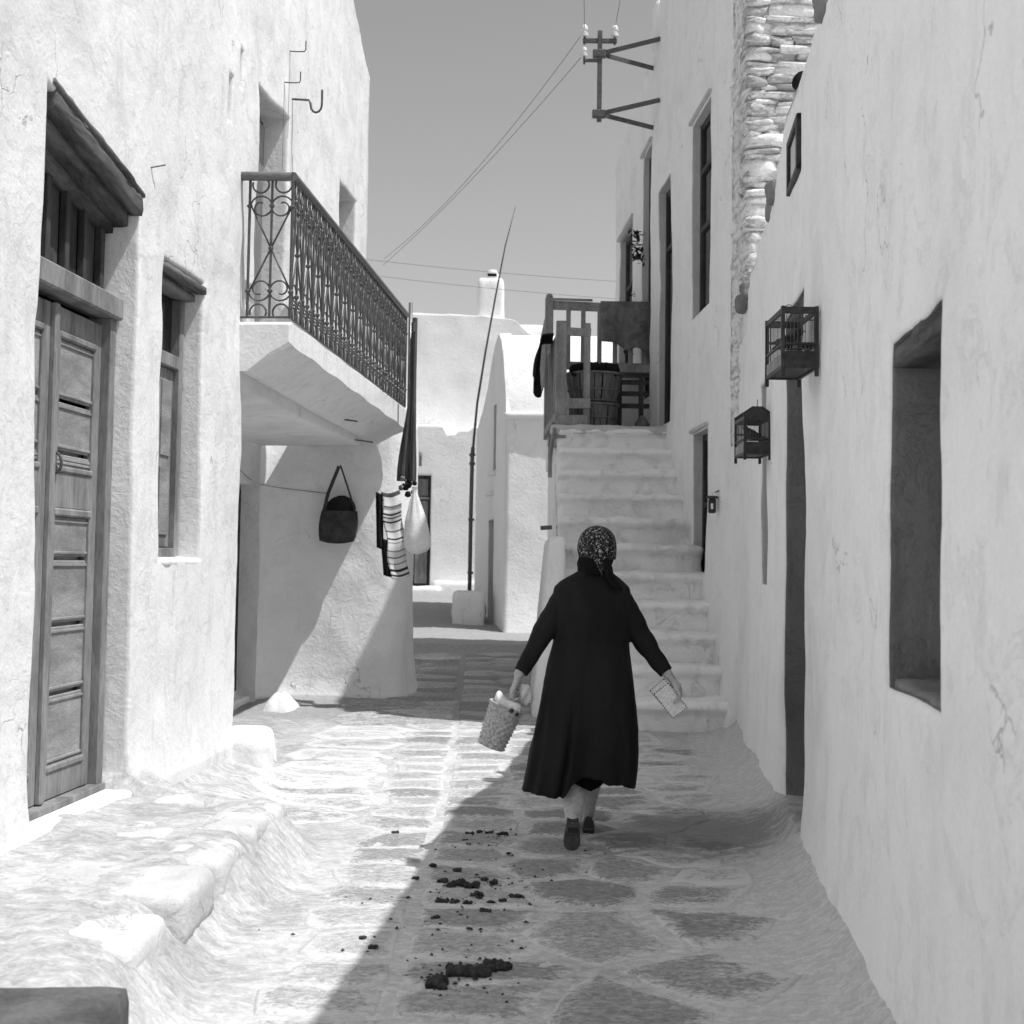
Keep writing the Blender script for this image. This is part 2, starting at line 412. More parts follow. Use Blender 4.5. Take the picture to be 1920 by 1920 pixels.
def lumpy(x0, x1, y0, y1, z0, z1, r=.03, res=.06, amp=.012, fr=3., seed=0, taper=None):
    """rounded plastered block: returns verts, faces"""
    L = [np.array((x0, y0, z0), float), np.array((x1, y1, z1), float)]
    cnt = [max(2, int(round((L[1][i]-L[0][i])/res))) for i in range(3)]
    idx = {}; V = []; Fc = []
    def vid(i, j, k):
        t = (i, j, k)
        if t not in idx:
            idx[t] = len(V); V.append([L[0][a]+(L[1][a]-L[0][a])*t[a]/cnt[a] for a in range(3)])
        return idx[t]
    for a in range(3):
        b, c = (a+1) % 3, (a+2) % 3
        for sd_ in (0, 1):
            for i in range(cnt[b]):
                for j in range(cnt[c]):
                    q = []
                    for di, dj in ((0, 0), (1, 0), (1, 1), (0, 1)):
                        t = [0, 0, 0]; t[a] = cnt[a]*sd_; t[b] = i+di; t[c] = j+dj; q.append(vid(*t))
                    Fc.append(q if sd_ else q[::-1])
    V = np.array(V); ins = np.clip(V, L[0]+r, L[1]-r); d = V-ins; ln = np.linalg.norm(d, axis=1, keepdims=True)+1e-9
    nrm = d/ln; V = ins+nrm*r
    n1 = fbm(V[:, 0]*fr, V[:, 1]*fr, V[:, 2]*fr, seed, 4)+.5*fbm(V[:, 0]*fr*4, V[:, 1]*fr*4, V[:, 2]*fr*4, seed+5, 2)
    V = V+nrm*(n1*amp)[:, None]
    if taper is not None:
        t = (V[:, 2]-z0)/(z1-z0); cx, cy = (x0+x1)/2, (y0+y1)/2
        V[:, 0] = cx+(V[:, 0]-cx)*(1+(taper-1)*t); V[:, 1] = cy+(V[:, 1]-cy)*(1+(taper-1)*t)
    return V, Fc
def lump_obj(name, args, mat, parent=None, kw=None, **k):
    V, Fc = lumpy(*args, **(kw or {})); return mk(name, V, Fc, mat, parent, True, **k)

OFF = [-.032, -.02, -.009, 0, .0012, .004, .0062, .02]
def heightwall(name, fn, u0, u1, z0, ztop, ops=(), step=.06, mats=('wash',), parent=None, lump=.014, seed=0, thick=.35, warp=.012, batter=0., flare=None, zmax=None, relief=1., zwarp=None, **k):
    """hand plastered wall: fn(u)->x,y,nx,ny ; ops=(u0,u1,z0,z1,depth,matindex,hole)"""
    zt = ztop if callable(ztop) else (lambda u: np.full_like(u, ztop))
    us = list(np.arange(u0, u1+1e-6, step)); us[-1] = u1
    top = float(np.max(zt(np.array(us)))); zs = list(np.arange(z0, top, step))+[top]
    for o in ops:
        for d in OFF:
            for q in (o[0]+d, o[1]-d):
                if u0 < q < u1: us.append(q)
            for q in (o[2]+d, o[3]-d):
                if z0 < q < top: zs.append(q)
    us = np.unique(np.round(us, 4)); zs = np.unique(np.round(zs, 4))
    U, Z = np.meshgrid(us, zs, indexing='ij')
    Zc = np.minimum(Z, zt(U))
    dep = np.zeros_like(U); E = np.full_like(U, -9.); mi = np.zeros_like(U, dtype=int); hole = np.zeros_like(U, dtype=bool)
    for o in ops:
        e = np.minimum(np.minimum(U-o[0], o[1]-U), np.minimum(Z-o[2], o[3]-Z)); D_ = o[4]
        dd = np.interp(e, OFF, [0, .001, .004, .012, .03, D_-.02, D_, D_])
        dep = np.maximum(dep, dd); mi = np.where(e > -1e-6, o[5] if len(o) > 5 else 0, mi)
        if len(o) > 6 and o[6]: hole |= e >= .0061
        E = np.maximum(E, e)
    x, y, nx, ny = fn(U)
    lo = fbm(x*1.1, y*1.1, Zc*.8, seed, 3)*lump*1.4*relief
    hi = fbm(x*5, y*5, Zc*4, seed+9, 3)*lump*.45*relief
    dsp = lo+hi-dep
    if flare is not None: dsp = dsp+flare(U, Zc)
    wu = vn(x*1.7+5, y*1.7, Zc*1.7, seed+31)*warp; wz = vn(x*1.7, y*1.7+9, Zc*1.7, seed+37)*warp
    edge = np.minimum(sstep(u0, u0+.3, U), 1-sstep(u1-.3, u1, U)); wu = wu*edge
    x, y, nx, ny = fn(U+wu)
    X = x+nx*dsp; Y = y+ny*dsp; Zf = Zc+np.where(Zc >= zt(U)-1e-6, 0, wz*sstep(z0, z0+.3, Zc))
    Zf = np.where(Zc >= zt(U)-1e-6, zt(U)+fbm(U*2.2, 0*U, 0, seed+3, 3)*.02, Zf)
    if zwarp is not None: Zf = Zf+zwarp(U, Zc)
    nu, nz = U.shape
    V = np.stack([X, Y, Zf], -1).reshape(-1, 3)
    id_ = np.arange(nu*nz).reshape(nu, nz)
    a, b, c, d = id_[:-1, :-1], id_[1:, :-1], id_[1:, 1:], id_[:-1, 1:]
    cl = (Z >= zt(U)-1e-6)
    keep = ~(cl[:-1, :-1] & cl[1:, :-1]) & ~(hole[:-1, :-1] & hole[1:, 1:] & hole[1:, :-1] & hole[:-1, 1:])
    q = np.stack([a, b, c, d], -1)[keep]
    m4 = np.minimum(np.minimum(mi[:-1, :-1], mi[1:, 1:]), np.minimum(mi[1:, :-1], mi[:-1, 1:]))
    inE = np.minimum(np.minimum(E[:-1, :-1], E[1:, 1:]), np.minimum(E[1:, :-1], E[:-1, 1:])) > -1e-6
    fm = np.where(inE, np.maximum(m4, 0), 0)[keep]
    # cap over the top and both ends
    V = list(map(tuple, V)); q = [tuple(r) for r in q]; fm = list(fm)
    rim = [id_[0, j] for j in range(nz)]+[id_[i, -1] for i in range(1, nu)]+[id_[-1, j] for j in range(nz-2, -1, -1)]
    rim_u = [(0, j) for j in range(nz)]+[(i, nz-1) for i in range(1, nu)]+[(nu-1, j) for j in range(nz-2, -1, -1)]
    prev = rim
    for dz, dd in ((.012, .03), (.018, .08), (.018, thick)):
        cur = []
        for r, (i, j) in zip(rim, rim_u):
            p = V[r]; cur.append(len(V)); g = .0
            V.append((p[0]-nx[i, j]*dd, p[1]-ny[i, j]*dd, p[2]+(dz if cl[i, j] or j == nz-1 else 0)))
        for i in range(len(rim)-1):
            q.append((prev[i], prev[i+1], cur[i+1], cur[i])); fm.append(0)
        prev = cur
    # consistent outward winding for the sheet
    p0, p1, p2 = (np.array(V[t]) for t in q[0][:3])
    nn = np.cross(p1-p0, p2-p0)
    if nn[0]*nx[0, 0]+nn[1]*ny[0, 0] < 0: q = [t[::-1] for t in q]
    return mk(name, V, q, None, parent, True, mats=list(mats), fmat=fm, **k)

def line(a, b, sgn):
    nrm = math.hypot(1, b)
    def fn(u): return a+b*u, u+0., np.full_like(u, sgn/nrm), np.full_like(u, -sgn*b/nrm)
    return fn
fL = line(-2.632, .08, 1); fR = line(.80, .10, -1); fT = line(2.65, -.049, -1)

def wb(mb, fn, u0, u1, n0, n1, z0, z1, bev=.004):
    """box in a wall's own frame: along the wall, outward offset, height"""
    uc = (u0+u1)/2; x, y, nx, ny = (float(q) for q in fn(np.array(uc)))
    x2, y2, _, _ = (float(q) for q in fn(np.array(uc+.01))); L = math.hypot(x2-x, y2-y)
    t = ((x2-x)/L, (y2-y)/L, 0); k = L/.01
    n = (nx, ny, 0); nc = (n0+n1)/2
    mb.obox((x+nx*nc, y+ny*nc, (z0+z1)/2), t, n, (0, 0, 1), (abs(u1-u0)/2*k, abs(n1-n0)/2, abs(z1-z0)/2), bev); return mb
def wpart(name, fn, box, mat, parent, bev=.004, **k):
    return wb(MB(), fn, *box, bev=bev).build(name, mat, parent, **k)
def wp(fn, u, n, z):
    x, y, nx, ny = (float(q) for q in fn(np.array(u))); return (x+nx*n, y+ny*n, z)

# ---------------------------------------------------------------- ground
def gbase(Y): return np.interp(Y, [-5, 11, 12.4, 14.5, 17, 21.6, 21.75, 25, 28, 31, 31.2, 33, 60], [0, 0, .01, .07, .11, .14, .23, .26, .45, .66, .76, .86, .9])
def gz(X, Y):
    X = np.asarray(X, float); Y = np.asarray(Y, float)
    z = gbase(Y)
    ed = -1.20+.10*fbm(Y*1.3, 0*Y, 0, 3, 3)+.04*np.sin(Y*2.1)
    t = sstep(ed+.20, ed-.14, X)*sstep(3.2, 4.1, Y)*(1-sstep(7.35, 7.75, Y+.35*(X+1.2)))
    t2 = sstep(-1.38, -1.75, X)*(1-sstep(9.2, 10.4, Y))*sstep(7.1, 7.8, Y)
    z = z+.25*t+.10*t2*(1-t)
    dl = X-(-2.632+.08*Y); dr = (.8+.1*Y)-X
    z = z+np.where((Y < 9.7) & (Y > 7.45), .12*np.exp(-np.clip(dl, 0, 9)/.13), 0)+np.where(Y < 12.4, .15*np.exp(-np.clip(dr-.02, 0, 9)/.12), 0)
    z = z+.020*fbm(X*1.6, Y*1.2, 0, 11, 3)+.010*fbm(X*6, Y*5, 0, 12, 3)+.030*t*fbm(X*5, Y*4, 0, 14, 4)+.007*fbm(X*13, Y*10, 0, 15, 2)
    return z
def ground():
    xs = np.arange(-3.6, 3.61, .035); ys = np.concatenate([np.arange(1.2, 14, .035), np.arange(14, 36, .09)])
    X, Y = np.meshgrid(xs, ys, indexing='ij'); Z = gz(X, Y)
    dl = X-(-2.632+.08*Y); dr = (.8+.1*Y)-X; wn = .14*fbm(X*3, Y*3, 0, 44, 3)
    wall_white = np.maximum(sstep(.55, .2, dr+wn)*(Y < 12.6), 0*dl)
    # outer apron so the sheet runs on beyond the walls
    n, m = X.shape; V = np.stack([X, Y, Z], -1).reshape(-1, 3); id_ = np.arange(n*m).reshape(n, m)
    q = np.stack([id_[:-1, :-1], id_[1:, :-1], id_[1:, 1:], id_[:-1, 1:]], -1).reshape(-1, 4)
    g = mk('ground', V, q, 'ground', None, True, kind='structure', label='whitewashed lane paving rising between the houses')
    at = g.data.attributes.new('limewash_band', 'FLOAT', 'POINT'); at.data.foreach_set('value', wall_white.reshape(-1).astype(np.float32))
    mb = MB()
    ax = [-120, -3.58, 3.58, 120]; ay = [-60, 1.25, 35.8, 240]
    for i in range(3):
        for j in range(3):
            if i == 1 and j == 1: continue
            zz = lambda y: -.02 if y < 20 else (.9 if y < 100 else .0)
            mb.add([(ax[i], ay[j], zz(ay[j])-.02), (ax[i+1], ay[j], zz(ay[j])-.02), (ax[i+1], ay[j+1], zz(ay[j+1])-.02), (ax[i], ay[j+1], zz(ay[j+1])-.02)], [(0, 1, 2, 3)])
    mb.build('terrain', 'ground', None, kind='structure', label='open ground beyond the lane')
    return g
GR = ground()

# limewashed stones set in the lip of the raised ledge
for k, (x, y, w_, l_) in enumerate(((-1.33, 7.16, .36, .36), (-1.68, 7.26, .30, .26), (-1.30, 6.70, .28, .44), (-1.33, 6.10, .30, .5), (-1.33, 5.45, .3, .55), (-1.35, 4.75, .32, .5), (-1.66, 6.5, .3, .4), (-1.70, 5.6, .32, .5))):
    zt = float(gz(x-.08, y)); V, Fc = lumpy(x-w_/2, x+w_/2, y-l_/2, y+l_/2, zt-.2, zt+.006, .05, .035, .013, 5, 400+k); mk('ledge_stone', V, Fc, 'wash_ledge', GR, True)
def clip_poly(P, a, b, c):
    out_ = []
    for i in range(len(P)):
        p, q = P[i], P[(i+1) % len(P)]; dp = a*p[0]+b*p[1]-c; dq = a*q[0]+b*q[1]-c
        if dp <= 0: out_.append(p)
        if dp*dq < 0:
            t = dp/(dp-dq); out_.append((p[0]+t*(q[0]-p[0]), p[1]+t*(q[1]-p[1])))
    return out_
def pave():
    rnd = random.Random(5); seeds = []
    def cxl(y): return -.40 if y < 9 else -.40-.022*(y-9)
    y = 4.0
    while y < 20.5:                      # stones pair up on either side of the straight central joint
        d = rnd.uniform(.16, .24)
        for sgn in (-1, 1): seeds.append((cxl(y)+sgn*d, y+rnd.uniform(-.02, .02)))
        y += rnd.uniform(.27, .48)
    tries = 0
    while tries < 9000:
        tries += 1
        y = rnd.uniform(4.0, 20.5); xl = -1.15 if y < 12 else -1.05; xr = (.75+.1*y) if y < 12.0 else .5
        x = rnd.uniform(xl, xr); big = 1.55 if (y < 6.6 and x > -.25 and x < .9) else 1.
        if abs(x-cxl(y)) < .33: continue
        ys_ = .30+.012*max(0, min(y, 11)-5)
        if all(((x-q[0])/(.38*big))**2+((y-q[1])/(ys_*big))**2 > 1 for q in seeds[-900:]): seeds.append((x, y))
    n = 0
    for i, (sx, sy) in enumerate(seeds):
        P = [(sx+.72*math.cos(q), sy+.58*math.sin(q)) for q in np.linspace(0, 2*math.pi, 9)[:-1]+.2]
        gap = rnd.uniform(.008, .020)
        for j, (tx, ty) in enumerate(seeds):
            if i == j or abs(tx-sx) > 1 or abs(ty-sy) > 1: continue
            a, b = tx-sx, (ty-sy); L = math.hypot(a, b); a /= L; b /= L
            P = clip_poly(P, a, b, a*sx+b*sy+L/2-gap)
            if len(P) < 3: break
        if len(P) < 3: continue
        area = .5*abs(sum(P[k][0]*P[(k+1) % len(P)][1]-P[(k+1) % len(P)][0]*P[k][1] for k in range(len(P))))
        if area < .02: continue
        if (.8+.1*sy)-sx < .42 and sy < 12.6: continue
        
        if sx < -.78 and sy < 8: continue
        if n >= 298: break
        # subdivide the outline and roughen it
        Q = []
        for k in range(len(P)):
            p, q = P[k], P[(k+1) % len(P)]; L = math.dist(p, q); m = max(1, min(3, int(L/.14)))
            for t in range(m):
                f = t/m; Q.append((p[0]+(q[0]-p[0])*f, p[1]+(q[1]-p[1])*f))
        cx = sum(p[0] for p in Q)/len(Q); cy = sum(p[1] for p in Q)/len(Q)
        Q2 = []
        for (x, y_) in Q:
            r = math.hypot(x-cx, y_-cy); f = 1-rnd.uniform(0, .07)-.04*(r > .30)
            Q2.append((cx+(x-cx)*f, cy+(y_-cy)*f))
        h = rnd.uniform(.006, .012); V = []; m = len(Q2)
        for f, dz in ((1.0, -.02), (.97, 0.0), (.88, h*.75), (.55, h)):
            for (x, y_) in Q2:
                X, Y = cx+(x-cx)*f, cy+(y_-cy)*f
                V.append((X, Y, float(gz(X, Y))+dz))
        V.append((cx, cy, float(gz(cx, cy))+h))
        Fc = []
        for r in range(3):
            for k in range(m): Fc.append((r*m+k, r*m+(k+1) % m, (r+1)*m+(k+1) % m, (r+1)*m+k))
        for k in range(m): Fc.append((3*m+k, 3*m+(k+1) % m, 4*m))
        pa = .5*sum(Q2[k][0]*Q2[(k+1) % m][1]-Q2[(k+1) % m][0]*Q2[k][1] for k in range(m))
        if pa < 0: Fc = [t[::-1] for t in Fc]
        o = mk('paving_stone', V, Fc, 'paving', GR, True)
        rk = 1. if sy < 12.9 else 0.
        at = o.data.attributes.new('rim', 'FLOAT', 'POINT')
        at.data.foreach_set('value', [1.*rk]*(2*m)+[.6*rk]*m+[0.]*(m+1))
        n += 1
    return n
print('paving stones', pave())

# ---------------------------------------------------------------- left house (sunlit, with the balcony)
LH = thing('white_house', 'sunlit whitewashed house on the left with a plank door and the iron balcony', 'house', (-2.3, 8, 0))
def flareL(U, Z): return .05*np.exp(-np.clip(Z-.25, 0, 9)/.25)*(U < 9.4)
heightwall('wall', fL, 1.0, 14.0, -.3, lambda u: np.interp(u, [1, 12.6, 13.2, 14.0], [7.2, 7.1, 6.85, 6.44]),
    ops=[(6.22, 7.46, .27, 3.55, .24, 1), (7.88, 8.62, 1.5, 3.22, .19, 0), (9.03, 9.11, 4.42, 4.72, .07, 0), (9.27, 9.34, 4.72, 4.98, .07, 0),
         (9.81, 10.64, 3.10, 4.92, .24, 0), (12.64, 13.38, 3.95, 5.0, .2, 0), (9.50, 99, -9, 2.66, 1.05, 0, True)],
    mats=('wash', 'wash'), parent=LH, seed=1, zwarp=lambda U, Z: -.17*(U-6.87)*sstep(5.8, 6.2, U)*(1-sstep(7.5, 7.85, U))*sstep(3.0, 3.4, Z)*(1-sstep(3.7, 4.3, Z)), flare=flareL, step=.055, lump=.024)
# recess wall below the balcony
pts = np.array([(-2.80, 9.2), (-2.77, 11.5), (-2.66, 14.2), (-2.62, 14.36), (-2.48, 14.48), (-2.2, 14.53), (-1.6, 14.55), (-1.32, 14.58), (-1.17, 14.66), (-1.10, 14.85), (-1.06, 15.2), (-1.08, 15.6), (-1.2, 16.5), (-1.7, 19.5)])
seg = np.r_[0, np.cumsum(np.hypot(*np.diff(pts, axis=0).T))]
def fD(u):
    u = np.asarray(u, float); e = .05
    x = np.interp(u, seg, pts[:, 0]); y = np.interp(u, seg, pts[:, 1])
    xs_ = [np.interp(np.clip(u+d, 0, seg[-1]), seg, pts[:, 0]) for d in (-2*e, -e, 0, e, 2*e)]; ys_ = [np.interp(np.clip(u+d, 0, seg[-1]), seg, pts[:, 1]) for d in (-2*e, -e, 0, e, 2*e)]
    x = sum(xs_)/5; y = sum(ys_)/5
    tx = xs_[4]-xs_[0]; ty = ys_[4]-ys_[0]; L = np.hypot(tx, ty)+1e-9
    return x, y, ty/L, -tx/L
def uD(Y): return float(np.interp(Y, pts[:, 1], seg))
heightwall('recess_wall', fD, 0, seg[-1]-.1, -.3, 3.0, ops=[(uD(13.35), uD(14.20), .12, 2.26, .13, 1)], mats=('wash_shade', 'wash_shade'), parent=LH, seed=21, lump=.03, relief=1.2, warp=.01,
    flare=lambda U, Z: .045*np.exp(-np.clip(Z-.10, 0, 9)/.16))
# door in the recess
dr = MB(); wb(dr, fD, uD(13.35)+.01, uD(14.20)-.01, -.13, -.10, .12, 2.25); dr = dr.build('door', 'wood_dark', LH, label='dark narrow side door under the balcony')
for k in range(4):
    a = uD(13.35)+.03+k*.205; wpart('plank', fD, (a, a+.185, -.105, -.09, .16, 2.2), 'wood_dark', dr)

# main door of the left house
DR = MB(); wb(DR, fL, 6.30, 6.40, -.25, -.13, .28, 2.78); wb(DR, fL, 7.37, 7.45, -.25, -.12, .28, 2.78); wb(DR, fL, 6.30, 7.45, -.25, -.10, .27, .305)
DR = DR.build('door', 'wood', LH, label='weathered double plank door, grey and panelled', autosmooth=30)
wpart('door_backing', fL, (6.3, 7.45, -.262, -.245, .28, 3.45), 'void', DR)
for (a, b) in ((6.73, 7.36), (6.41, 6.70)):
    st = MB()
    wb(st, fL, a, a+.10, -.21, -.165, .31, 2.74); wb(st, fL, b-.09, b, -.21, -.165, .31, 2.74)
    for z0_, z1_ in ((2.62, 2.74), (1.74, 1.92), (.31, .44)): wb(st, fL, a+.10, b-.09, -.21, -.168, z0_, z1_)
    for z0_, z1_ in ((2.585, 2.622), (1.92, 1.95), (1.70, 1.74), (.44, .475)): wb(st, fL, a+.085, b-.075, -.20, -.158, z0_, z1_, .008)
    st.build('door_leaf', 'wood', DR, autosmooth=30)
    for z0_, z1_ in ((2.29, 2.585), (2.03, 2.27), (1.95, 2.01), (1.50, 1.70), (1.17, 1.48), (.83, 1.15), (.475, .81)):
        wpart('board', fL, (a+.09, b-.08, -.20, -.180, z0_, z1_), 'wood_h', DR, .005)
        for q in (z0_+.012, z1_-.03): wpart('moulding', fL, (a+.10, b-.09, -.182, -.172, q, q+.014), 'wood_h', DR, .003)
mst = MB(); wb(mst, fL, 6.695, 6.745, -.17, -.135, .31, 2.74, .012); mst.build('meeting_stile', 'wood', DR)
kn = MB(); q = [wp(fL, 6.81, -.165+.03*math.sin(t), 1.96+.05*math.cos(t)) for t in np.linspace(0, math.pi, 7)]; kn.tube(q, .008, 8); kn.build('handle', 'iron', DR)
wpart('transom_bar', fL, (6.29, 7.46, -.24, -.085, 2.78, 2.90), 'wood', DR, .01)
for k in range(5): wpart('transom_bar_upright', fL, (6.40+k*.235, 6.45+k*.235, -.215, -.175, 2.90, 3.40), 'wood_dark', DR)
for k in range(4): wpart('transom_shutter', fL, (6.46+k*.235, 6.62+k*.235, -.235, -.21, 2.90, 3.40), 'wood_dark', DR)
for i, (n0, n1, z_, zt_) in enumerate(((-.245, -.15, 3.33, 3.50), (-.16, -.07, 3.39, 3.54), (-.075, .002, 3.45, 3.57))):
    V, Fc = lumpy(0, 1.17, n0, n1, z_, zt_, .015, .045, .012, 6, 40+i)
    V = np.array([wp(fL, 6.29+v[0], v[1], v[2]-.17*(v[0]-.6)*(1 if i else .8)) for v in V])
    mk('lintel_beam', V, [f[::-1] for f in Fc], 'wood_old', DR, True)
V, Fc = lumpy(0, 1.24, -.10, .012, 3.565, 3.60, .012, .05, .008, 5, 60)
mk('lintel_slab', [wp(fL, 6.25+v[0], v[1], v[2]-.17*(v[0]-.6)) for v in V], [f[::-1] for f in Fc], 'wood_old', DR, True)
# shuttered window beside it
WN = MB(); wb(WN, fL, 7.90, 7.97, -.20, -.13, 1.5, 3.1); wb(WN, fL, 8.52, 8.60, -.20, -.12, 1.5, 3.1); wb(WN, fL, 7.97, 8.52, -.20, -.12, 2.66, 2.74); wb(WN, fL, 7.97, 8.52, -.20, -.12, 1.5, 1.56)
WN = WN.build('window', 'wood', LH)
wpart('pane', fL, (7.97, 8.52, -.19, -.175, 2.74, 3.1), 'glass', WN)
for a in (7.975, 8.25):
    wpart('shutter_leaf', fL, (a, a+.265, -.185, -.155, 1.565, 2.655), 'wood', WN)
    wpart('shutter_board', fL, (a+.05, a+.215, -.156, -.145, 1.64, 2.05), 'wood_h', WN); wpart('shutter_board', fL, (a+.05, a+.215, -.156, -.145, 2.12, 2.58), 'wood_h', WN)
for i, (n0, n1, z_) in enumerate(((-.19, -.06, 3.10), (-.06, .006, 3.15))):
    V, Fc = lumpy(0, .78, n0, n1, z_, z_+.05, .012, .05, .009, 6, 70+i)
    mk('lintel_stone', [wp(fL, 7.86+v[0], v[1], v[2]) for v in V], [f[::-1] for f in Fc], 'wood_old' if i else 'reveal', WN, True)
V, Fc = lumpy(0, .70, -.10, .018, 1.44, 1.505, .03, .05, .01, 5, 75)
mk('sill', [wp(fL, 7.89+v[0], v[1], v[2]) for v in V], [f[::-1] for f in Fc], 'wash', WN, True)
# balcony door and upper window
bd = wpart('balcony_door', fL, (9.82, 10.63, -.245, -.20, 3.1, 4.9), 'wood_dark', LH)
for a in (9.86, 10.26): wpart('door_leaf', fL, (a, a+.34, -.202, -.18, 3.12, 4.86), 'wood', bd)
uw = wpart('window', fL, (12.65, 13.37, -.20, -.165, 3.95, 5.0), 'wood', LH); wpart('pane', fL, (12.72, 13.30, -.167, -.16, 4.02, 4.92), 'glass', uw)
# iron brackets and nails on the upper wall
for (u, z, lg, kind_) in ((10.60, 5.46, .13, 0), (10.45, 5.16, .13, 0), (10.72, 5.12, .24, 1)):
    P = [wp(fL, u, 0, z), wp(fL, u, lg*.5, z-.005)]
    if kind_ == 0: P += [wp(fL, u, lg-.01, z-.005), wp(fL, u, lg, z+.01), wp(fL, u, lg, z+.08)]
    else: P = [wp(fL, u, 0, z), wp(fL, u, .135, z-.01), wp(fL, u, .15, z-.04)]+[wp(fL, u, .195-.045*math.cos(t), z-.05-.06*math.sin(t)) for t in np.linspace(0, math.pi, 7)]+[wp(fL, u, .24, z+.07)]
    MB().tube(P, .005 if kind_ == 0 else .009, 8).build('wall_hook', 'iron', LH)
    MB().tube([wp(fL, u-.02, .012, z), wp(fL, u-.03, .012, z-.7)], .0015, 5).build('thin_wire', 'galv', LH)
MB().tube([wp(fL, 7.58, -.02, 3.66), wp(fL, 7.66, .05, 3.70)], .006, 6).build('nail', 'iron', LH)
# balcony slab
slab = []
def slab_ring(u, out_, zt_, zb, zw):
    return [wp(fL, u, -.7, zw), wp(fL, u, .06, zw), wp(fL, u, out_*.6, zw+(zb-zw)*.62), wp(fL, u, out_-.008, zb), wp(fL, u, out_, zb+.008), wp(fL, u, out_, zt_-.008), wp(fL, u, out_-.008, zt_), wp(fL, u, -.7, zt_)]
R_ = []
for u in np.concatenate([[9.40, 9.42], np.arange(9.55, 14.4, .15), [14.50, 14.52]]):
    t = (u-9.4)/5.12; e = .02 if u in (9.40, 14.52) else 0
    jig = .006*math.sin(u*7)
    R_.append([np.array(p) for p in slab_ring(u, .365-e+jig+.0*t, 3.12-e-.035*t, 2.955+e-.09*t+jig*.5, 2.78-.06*t)])
mb = MB(); mb.loft(R_); BS = mb.build('balcony_slab', 'wash', LH, smooth=True, autosmooth=22)
# railing
rail_o = .345
def rp(u, dn, z): return wp(fL, u, rail_o+dn, z)
HR = MB(); HR.tube([wp(fL, 9.40, -.02, 4.13), wp(fL, 9.43, rail_o-.01, 4.13)], .032, 12); HR.tube([wp(fL, 9.42, rail_o, 4.13), wp(fL, 14.45, rail_o, 4.08), ], .032, 12)
HR.tube([wp(fL, 14.45, rail_o, 4.08), wp(fL, 14.45, -.02, 4.08)], .028, 10)
HR = HR.build('handrail', 'rail', LH, smooth=True, autosmooth=50)
def arc(c, r, a0, a1, n=14, grow=0):
    return [(c[0]+(r*(1-grow*i/n))*math.cos(a0+(a1-a0)*i/n), c[1]+(r*(1-grow*i/n))*math.sin(a0+(a1-a0)*i/n)) for i in range(n+1)]
def scroll_unit(w_, H_):
    """one scrollwork bay drawn in its own plane (s, z)"""
    c = []; h = w_/2
    for s_ in (-1, 1):
        c.append(([(s_*h*.9*(1-t)+0*t, .81*H_-(.81-.5)*H_*t) for t in (0, .5, 1)], .0065))
        c.append(([(0+s_*h*.9*t, .5*H_-(.5-.19)*H_*t) for t in (0, .5, 1)], .0065))
        for zc, up in ((.80, 1), (.20, -1)):
            P = []
            for i in range(25):
                a = i/24; th = math.pi*(0+2.6*a); r = (h*.48)*(1-.62*max(0, a-.35)/.65)
                P.append((s_*(h*.46+r*math.cos(th)), H_*zc+up*(r*1.0*math.sin(th))))
            c.append((P, .0065))
        for zc, up in ((.965, -1), (.035, 1)):
            P = [(s_*(h*.5+h*.36*math.cos(t)), H_*zc+up*(h*.36*math.sin(t))) for t in np.linspace(-.3, math.pi+.5, 11)]
            c.append((P, .007))
    return c
def make_bay(toW, w_, H_):
    mb = MB()
    for P, r in scroll_unit(w_, H_): mb.tube([toW(*p) for p in P], r, 6)
    o = mb.build('scroll_panel', 'iron', LH, smooth=True)
    mb = MB(); mb.tube([toW(0, .0), toW(0, H_)], .009, 8)
    for zc in (.19, .5, .81): mb.tube([toW(0, zc*H_-.014), toW(0, zc*H_-.006), toW(0, zc*H_+.006), toW(0, zc*H_+.014)], [.010, .019, .019, .010], 8)
    mb.build('baluster', 'iron', LH, smooth=True, autosmooth=40)
def make_post(toW, H_, r=.010):
    mb = MB(); mb.tube([toW(0, 0), toW(0, H_)], r, 8)
    for zc in (.19, .81): mb.tube([toW(0, zc*H_-.014), toW(0, zc*H_-.005), toW(0, zc*H_+.005), toW(0, zc*H_+.014)], [.011, .02, .02, .011], 8)
    return mb.build('railing_post', 'iron', LH, smooth=True, autosmooth=40)
HH = .955
make_bay(lambda s, z: wp(fL, 9.43, .20+s, 3.155+z), .32, HH)
make_post(lambda s, z: wp(fL, 9.43, .045+s, 3.155+z), HH); 
MB().tube([wp(fL, 9.43, -.02, 3.155), wp(fL, 9.43, rail_o, 3.155)], .009, 6).build('bottom_rail', 'iron', LH)
nb = 15; du = (14.45-9.43)/nb
for i in range(nb):
    u = 9.43+du*(i+.5); zb = 3.155-.035*(i+.5)/nb-.01
    make_bay(lambda s, z, u=u, zb=zb: rp(u+s, 0, zb+z), du, HH-.008)
    # close-set upright bars between the scrolls
    mb = MB()
    for q_ in (-.33, .33):
        P = [rp(u+du*(q_+.12*math.sin(t*math.pi*2)*np.sign(q_)), 0, zb+HH*t) for t in np.linspace(0, 1, 11)]
        mb.tube(P, .0075, 6)
    mb.build('bent_bar', 'iron', LH, smooth=True)
for i in range(nb+1):
    u = 9.43+du*i; zb = 3.145-.035*i/nb
    make_post(lambda s, z, u=u, zb=zb: rp(u, 0, zb+z), HH, .012 if i in (0, nb) else .009)
for z_ in (.0, .135, .80): MB().tube([rp(9.43, 0, 3.15+z_), rp(14.45, 0, 3.105+z_)], .007, 6).build('rail_bar', 'iron', LH)
make_bay(lambda s, z: wp(fL, 14.45, .20+s, 3.11+z), .32, HH-.01)
make_post(lambda s, z: wp(fL, 14.45, .045+s, 3.11+z), HH-.01)
